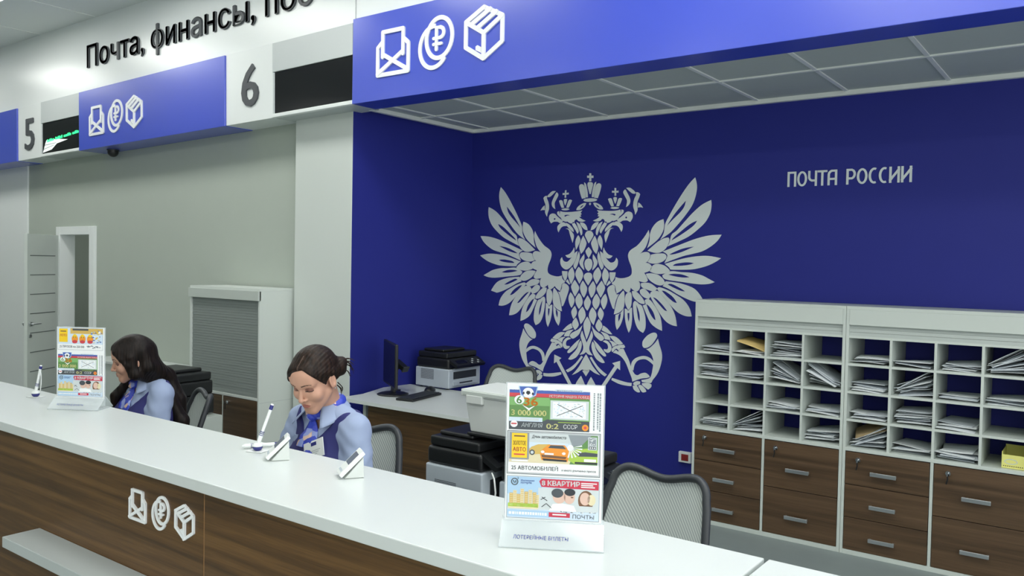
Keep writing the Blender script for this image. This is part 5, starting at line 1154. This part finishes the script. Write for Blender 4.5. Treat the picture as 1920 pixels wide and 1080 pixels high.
def hair_cap(q, grow, face_c, face_r):
    d = ell(q, (0,-1.0,4.1), (7.3+grow,9.2+grow,8.0+grow))
    return smax(d, -ell(q, face_c, face_r), .5)
def strands(q, fr, am): 
    return am*np.sin(np.arctan2(q[:, 2]-2, q[:, 1]+2)*fr+q[:, 0]*1.1)*np.sin(q[:, 0]*2.1+q[:, 1]*.9)
def hair_tied(body, hd, toH, H, A, nb, sh, zs, torso):
    def f(p):
        q = toH(p); al = np.abs(q[:, 0])
        d = ell(q, (0,-1.0,4.1), (7.9,10.0,9.0)); d = smin(d, ell(q, (0,5.8,5.6), (5.9,3.0,4.4)), 2.2)
        cut = (q[:, 2]-1.30*q[:, 1]+2.2+.30*np.maximum(0, al-2)-1.7*np.exp(-((q[:, 0]-2.0)/2.4)**2))/1.64; d = smax(d, -cut, .6)
        d = smax(d, -(ell(np.stack([al, q[:, 1], q[:, 2]], 1), (7.9,.2,-2.4), (2.4,2.6,4.0))), .5)
        d = smax(d, -(q[:, 2]+5.6+.2*q[:, 1]), .8)
        d = smin(d, chain(q, [(.6,6.9,8.8), (-3.2,7.2,6.9), (-5.9,5.6,3.8), (-7.2,3.2,.4), (-7.4,2.2,-2.0)], [.8,1.2,1.3,1.0,.5], .8), 1.2)
        d = smin(d, chain(q, [(.8,6.7,9.0), (4.2,5.2,7.4), (6.5,1.8,4.9), (7.3,-2.0,2.8), (5.5,-8.0,1.2)], [.7,.9,1.0,1.0,1.2], .8), 1.2)
        d = smin(d, chain(q, [(3.4,-6.2,.6), (4.4,-8.4,.8), (5.2,-10.0,1.8)], [3.4,3.1,2.4], .8), 2.2)
        d = smin(d, ell(q, (4.4,-9.2,-.9), (2.4,2.2,2.2)), .9)
        return (d+.07*np.sin(np.arctan2(q[:, 2]-2, q[:, 0])*46+q[:, 1]*.25)*np.clip(1.2-np.abs(q[:, 1]+1)/12, 0, 1))/100
    sdf_obj('hair', [nets(f, H-.19, H+.19, .003)], [M_hair_brown, M_parting], body, lambda c: ((np.abs(toH(c)[:, 0]-1.5+.05*toH(c)[:, 1]) < .2) & (toH(c)[:, 1] > 3) & (toH(c)[:, 2] > 6)).astype(int), 1)
    def curve(P, n=10):
        P = [np.array(p, float) for p in P]; P = [2*P[0]-P[1]]+P+[2*P[-1]-P[-2]]; o_ = []
        for i in range(1, len(P)-2):
            for k in range(n):
                t = k/n; o_.append(.5*(2*P[i]+(P[i+1]-P[i-1])*t+(2*P[i-1]-5*P[i]+4*P[i+1]-P[i+2])*t*t+(3*P[i]-P[i-1]-3*P[i+1]+P[i+2])*t**3))
        return o_+[P[-2]]
    g = MB()
    for pts in ([(5,-10.2,2.2), (7,-11.4,1.6), (8.2,-11.8,-.6), (8.4,-11.6,-3.0)], [(5,-10.8,2.4), (6.8,-12.4,2.2), (8.6,-13.4,1.0)], [(5,-10.0,-.8), (6.2,-10.8,-2.4), (6.6,-10.8,-4.6)], [(5.2,-11.0,.6), (7,-12.0,-.6), (7.8,-12.4,-2.8)], [(5,-10.6,1.4), (7.2,-12.2,1.2), (8.4,-12.8,-.4)], [(6.9,-2.6,-3.4), (7.2,-3.4,-5.6), (6.8,-3.2,-8.2)], [(6.4,-3.8,-3), (6.9,-4.6,-5.6), (6.2,-4.4,-7.4)]):
        for k in range(3):
            dv = np.array((random.uniform(-.5, .5), random.uniform(-.4, .4), random.uniform(-.5, .5)))
            cc = curve([np.array(c)+dv*(i/2) for i, c in enumerate(pts)]); g.tube([hd(c) for c in cc], [.0022*(1-.75*i/len(cc)) for i in range(len(cc))], M_hair_brown, 5)
    g.build('hair_strand', body)
    MB().lathe([(0,.003),(.003,0),(0,-.003)], hd((7.9,-.2,-3.1)), M_metal, 10).build('earring', body)
def hair_long(body, hd, toH, H, A, nb, sh, zs, torso):
    L = lambda *c: hd(c); W = lambda *c: np.array(c, float)
    def f(p):
        q = toH(p); al = np.abs(q[:, 0])
        d = ell(q, (0,-1.0,4.2), (8.0,10.0,9.0)); d = smin(d, ell(q, (0,5.6,5.8), (5.9,3.0,4.4)), 2.2)
        cut = (q[:, 2]-1.30*q[:, 1]+3.4+.5*np.maximum(0, al-2))/1.64; d = smax(d, -cut, .6)
        for sg in (-1, 1):
            d = smin(d, chain(q, [(sg*.4,7.2,8.6), (sg*3.4,7.4,6.4), (sg*5.6,5.4,3.0), (sg*6.7,3.3,-1.0), (sg*7.0,2.4,-6.0)], [.8,1.3,1.4,1.5,1.6], .8), 1.2)
        d = d/100; k = .02
        d = smin(d, chain(p, [L(6.6,1.4,3), L(7.0,.6,-6), W(.075,-.03,sh+.06), W(.115,.04,sh-.06), W(.15,.085,sh-.17), W(.155,.10,sh-.28)], [.02,.024,.032,.036,.036,.022], .02), k)
        d = smin(d, chain(p, [L(5.0,-5,5), L(5.6,-5.6,-4), W(.05,.06,sh+.06), W(.085,.105,sh-.07), W(.12,.125,sh-.28)], [.03,.036,.042,.040,.022], .02), k)
        d = smin(d, chain(p, [L(0,-7,3), L(0,-7.2,-6), W(0,.095,sh+.01), W(.02,.125,sh-.26)], [.05,.05,.045,.025], .03), .03)
        d = smin(d, chain(p, [L(-6.6,1.6,3), L(-7.0,2.4,-5), L(-7.2,3.4,-12), W(-.10,-.135,sh-.04), W(-.105,-.15,sh-.12)], [.02,.024,.026,.022,.010], .02), k)
        d = smin(d, chain(p, [L(-5.6,-3,5), L(-6.4,-3.4,-6), W(-.09,.08,sh-.03), W(-.10,.12,sh-.24)], [.03,.034,.040,.02], .02), k)
        ang_ = np.arctan2(p[:, 0]-H[0], p[:, 1]-H[1]); return d+.0011*np.sin(ang_*44)*np.clip((H[2]+.10-p[:, 2])*12, 0, 1)
    sdf_obj('hair', [nets(f, np.array((-.26, H[1]-.16, sh-.34)), np.array((.28, .24, H[2]+.16)), .004)], [M_hair_dark], body, None, 1)

person('woman with tied-up brown hair, blue scarf and navy waistcoat, looking down', (-2.44, 2.165), .545, (-2.405, 2.03, 1.302), (.17, .44, -.03),
       dict(lean=.10, sx=.150, shz=.59, fine=True, skin=M_skin, armL=((.205,-.07,.88), (.10,-.28,.785)), armR=((-.205,-.10,.89), (-.09,-.28,.785)), zV=.485, badge=(.05, 1.045, -.42), hair=hair_tied))
person('woman with long loose dark hair and navy waistcoat, head bowed in profile', (-4.075, 2.335), .50, (-4.045, 2.222, 1.222), (-.4368, .22, .12),
       dict(lean=.06, sx=.145, shz=.565, fine=False, skin=M_skin_pale, armL=((.20,-.10,.80), (.10,-.30,.785)), armR=((-.20,-.10,.80), (-.09,-.30,.785)), zV=.42, hair=hair_long))
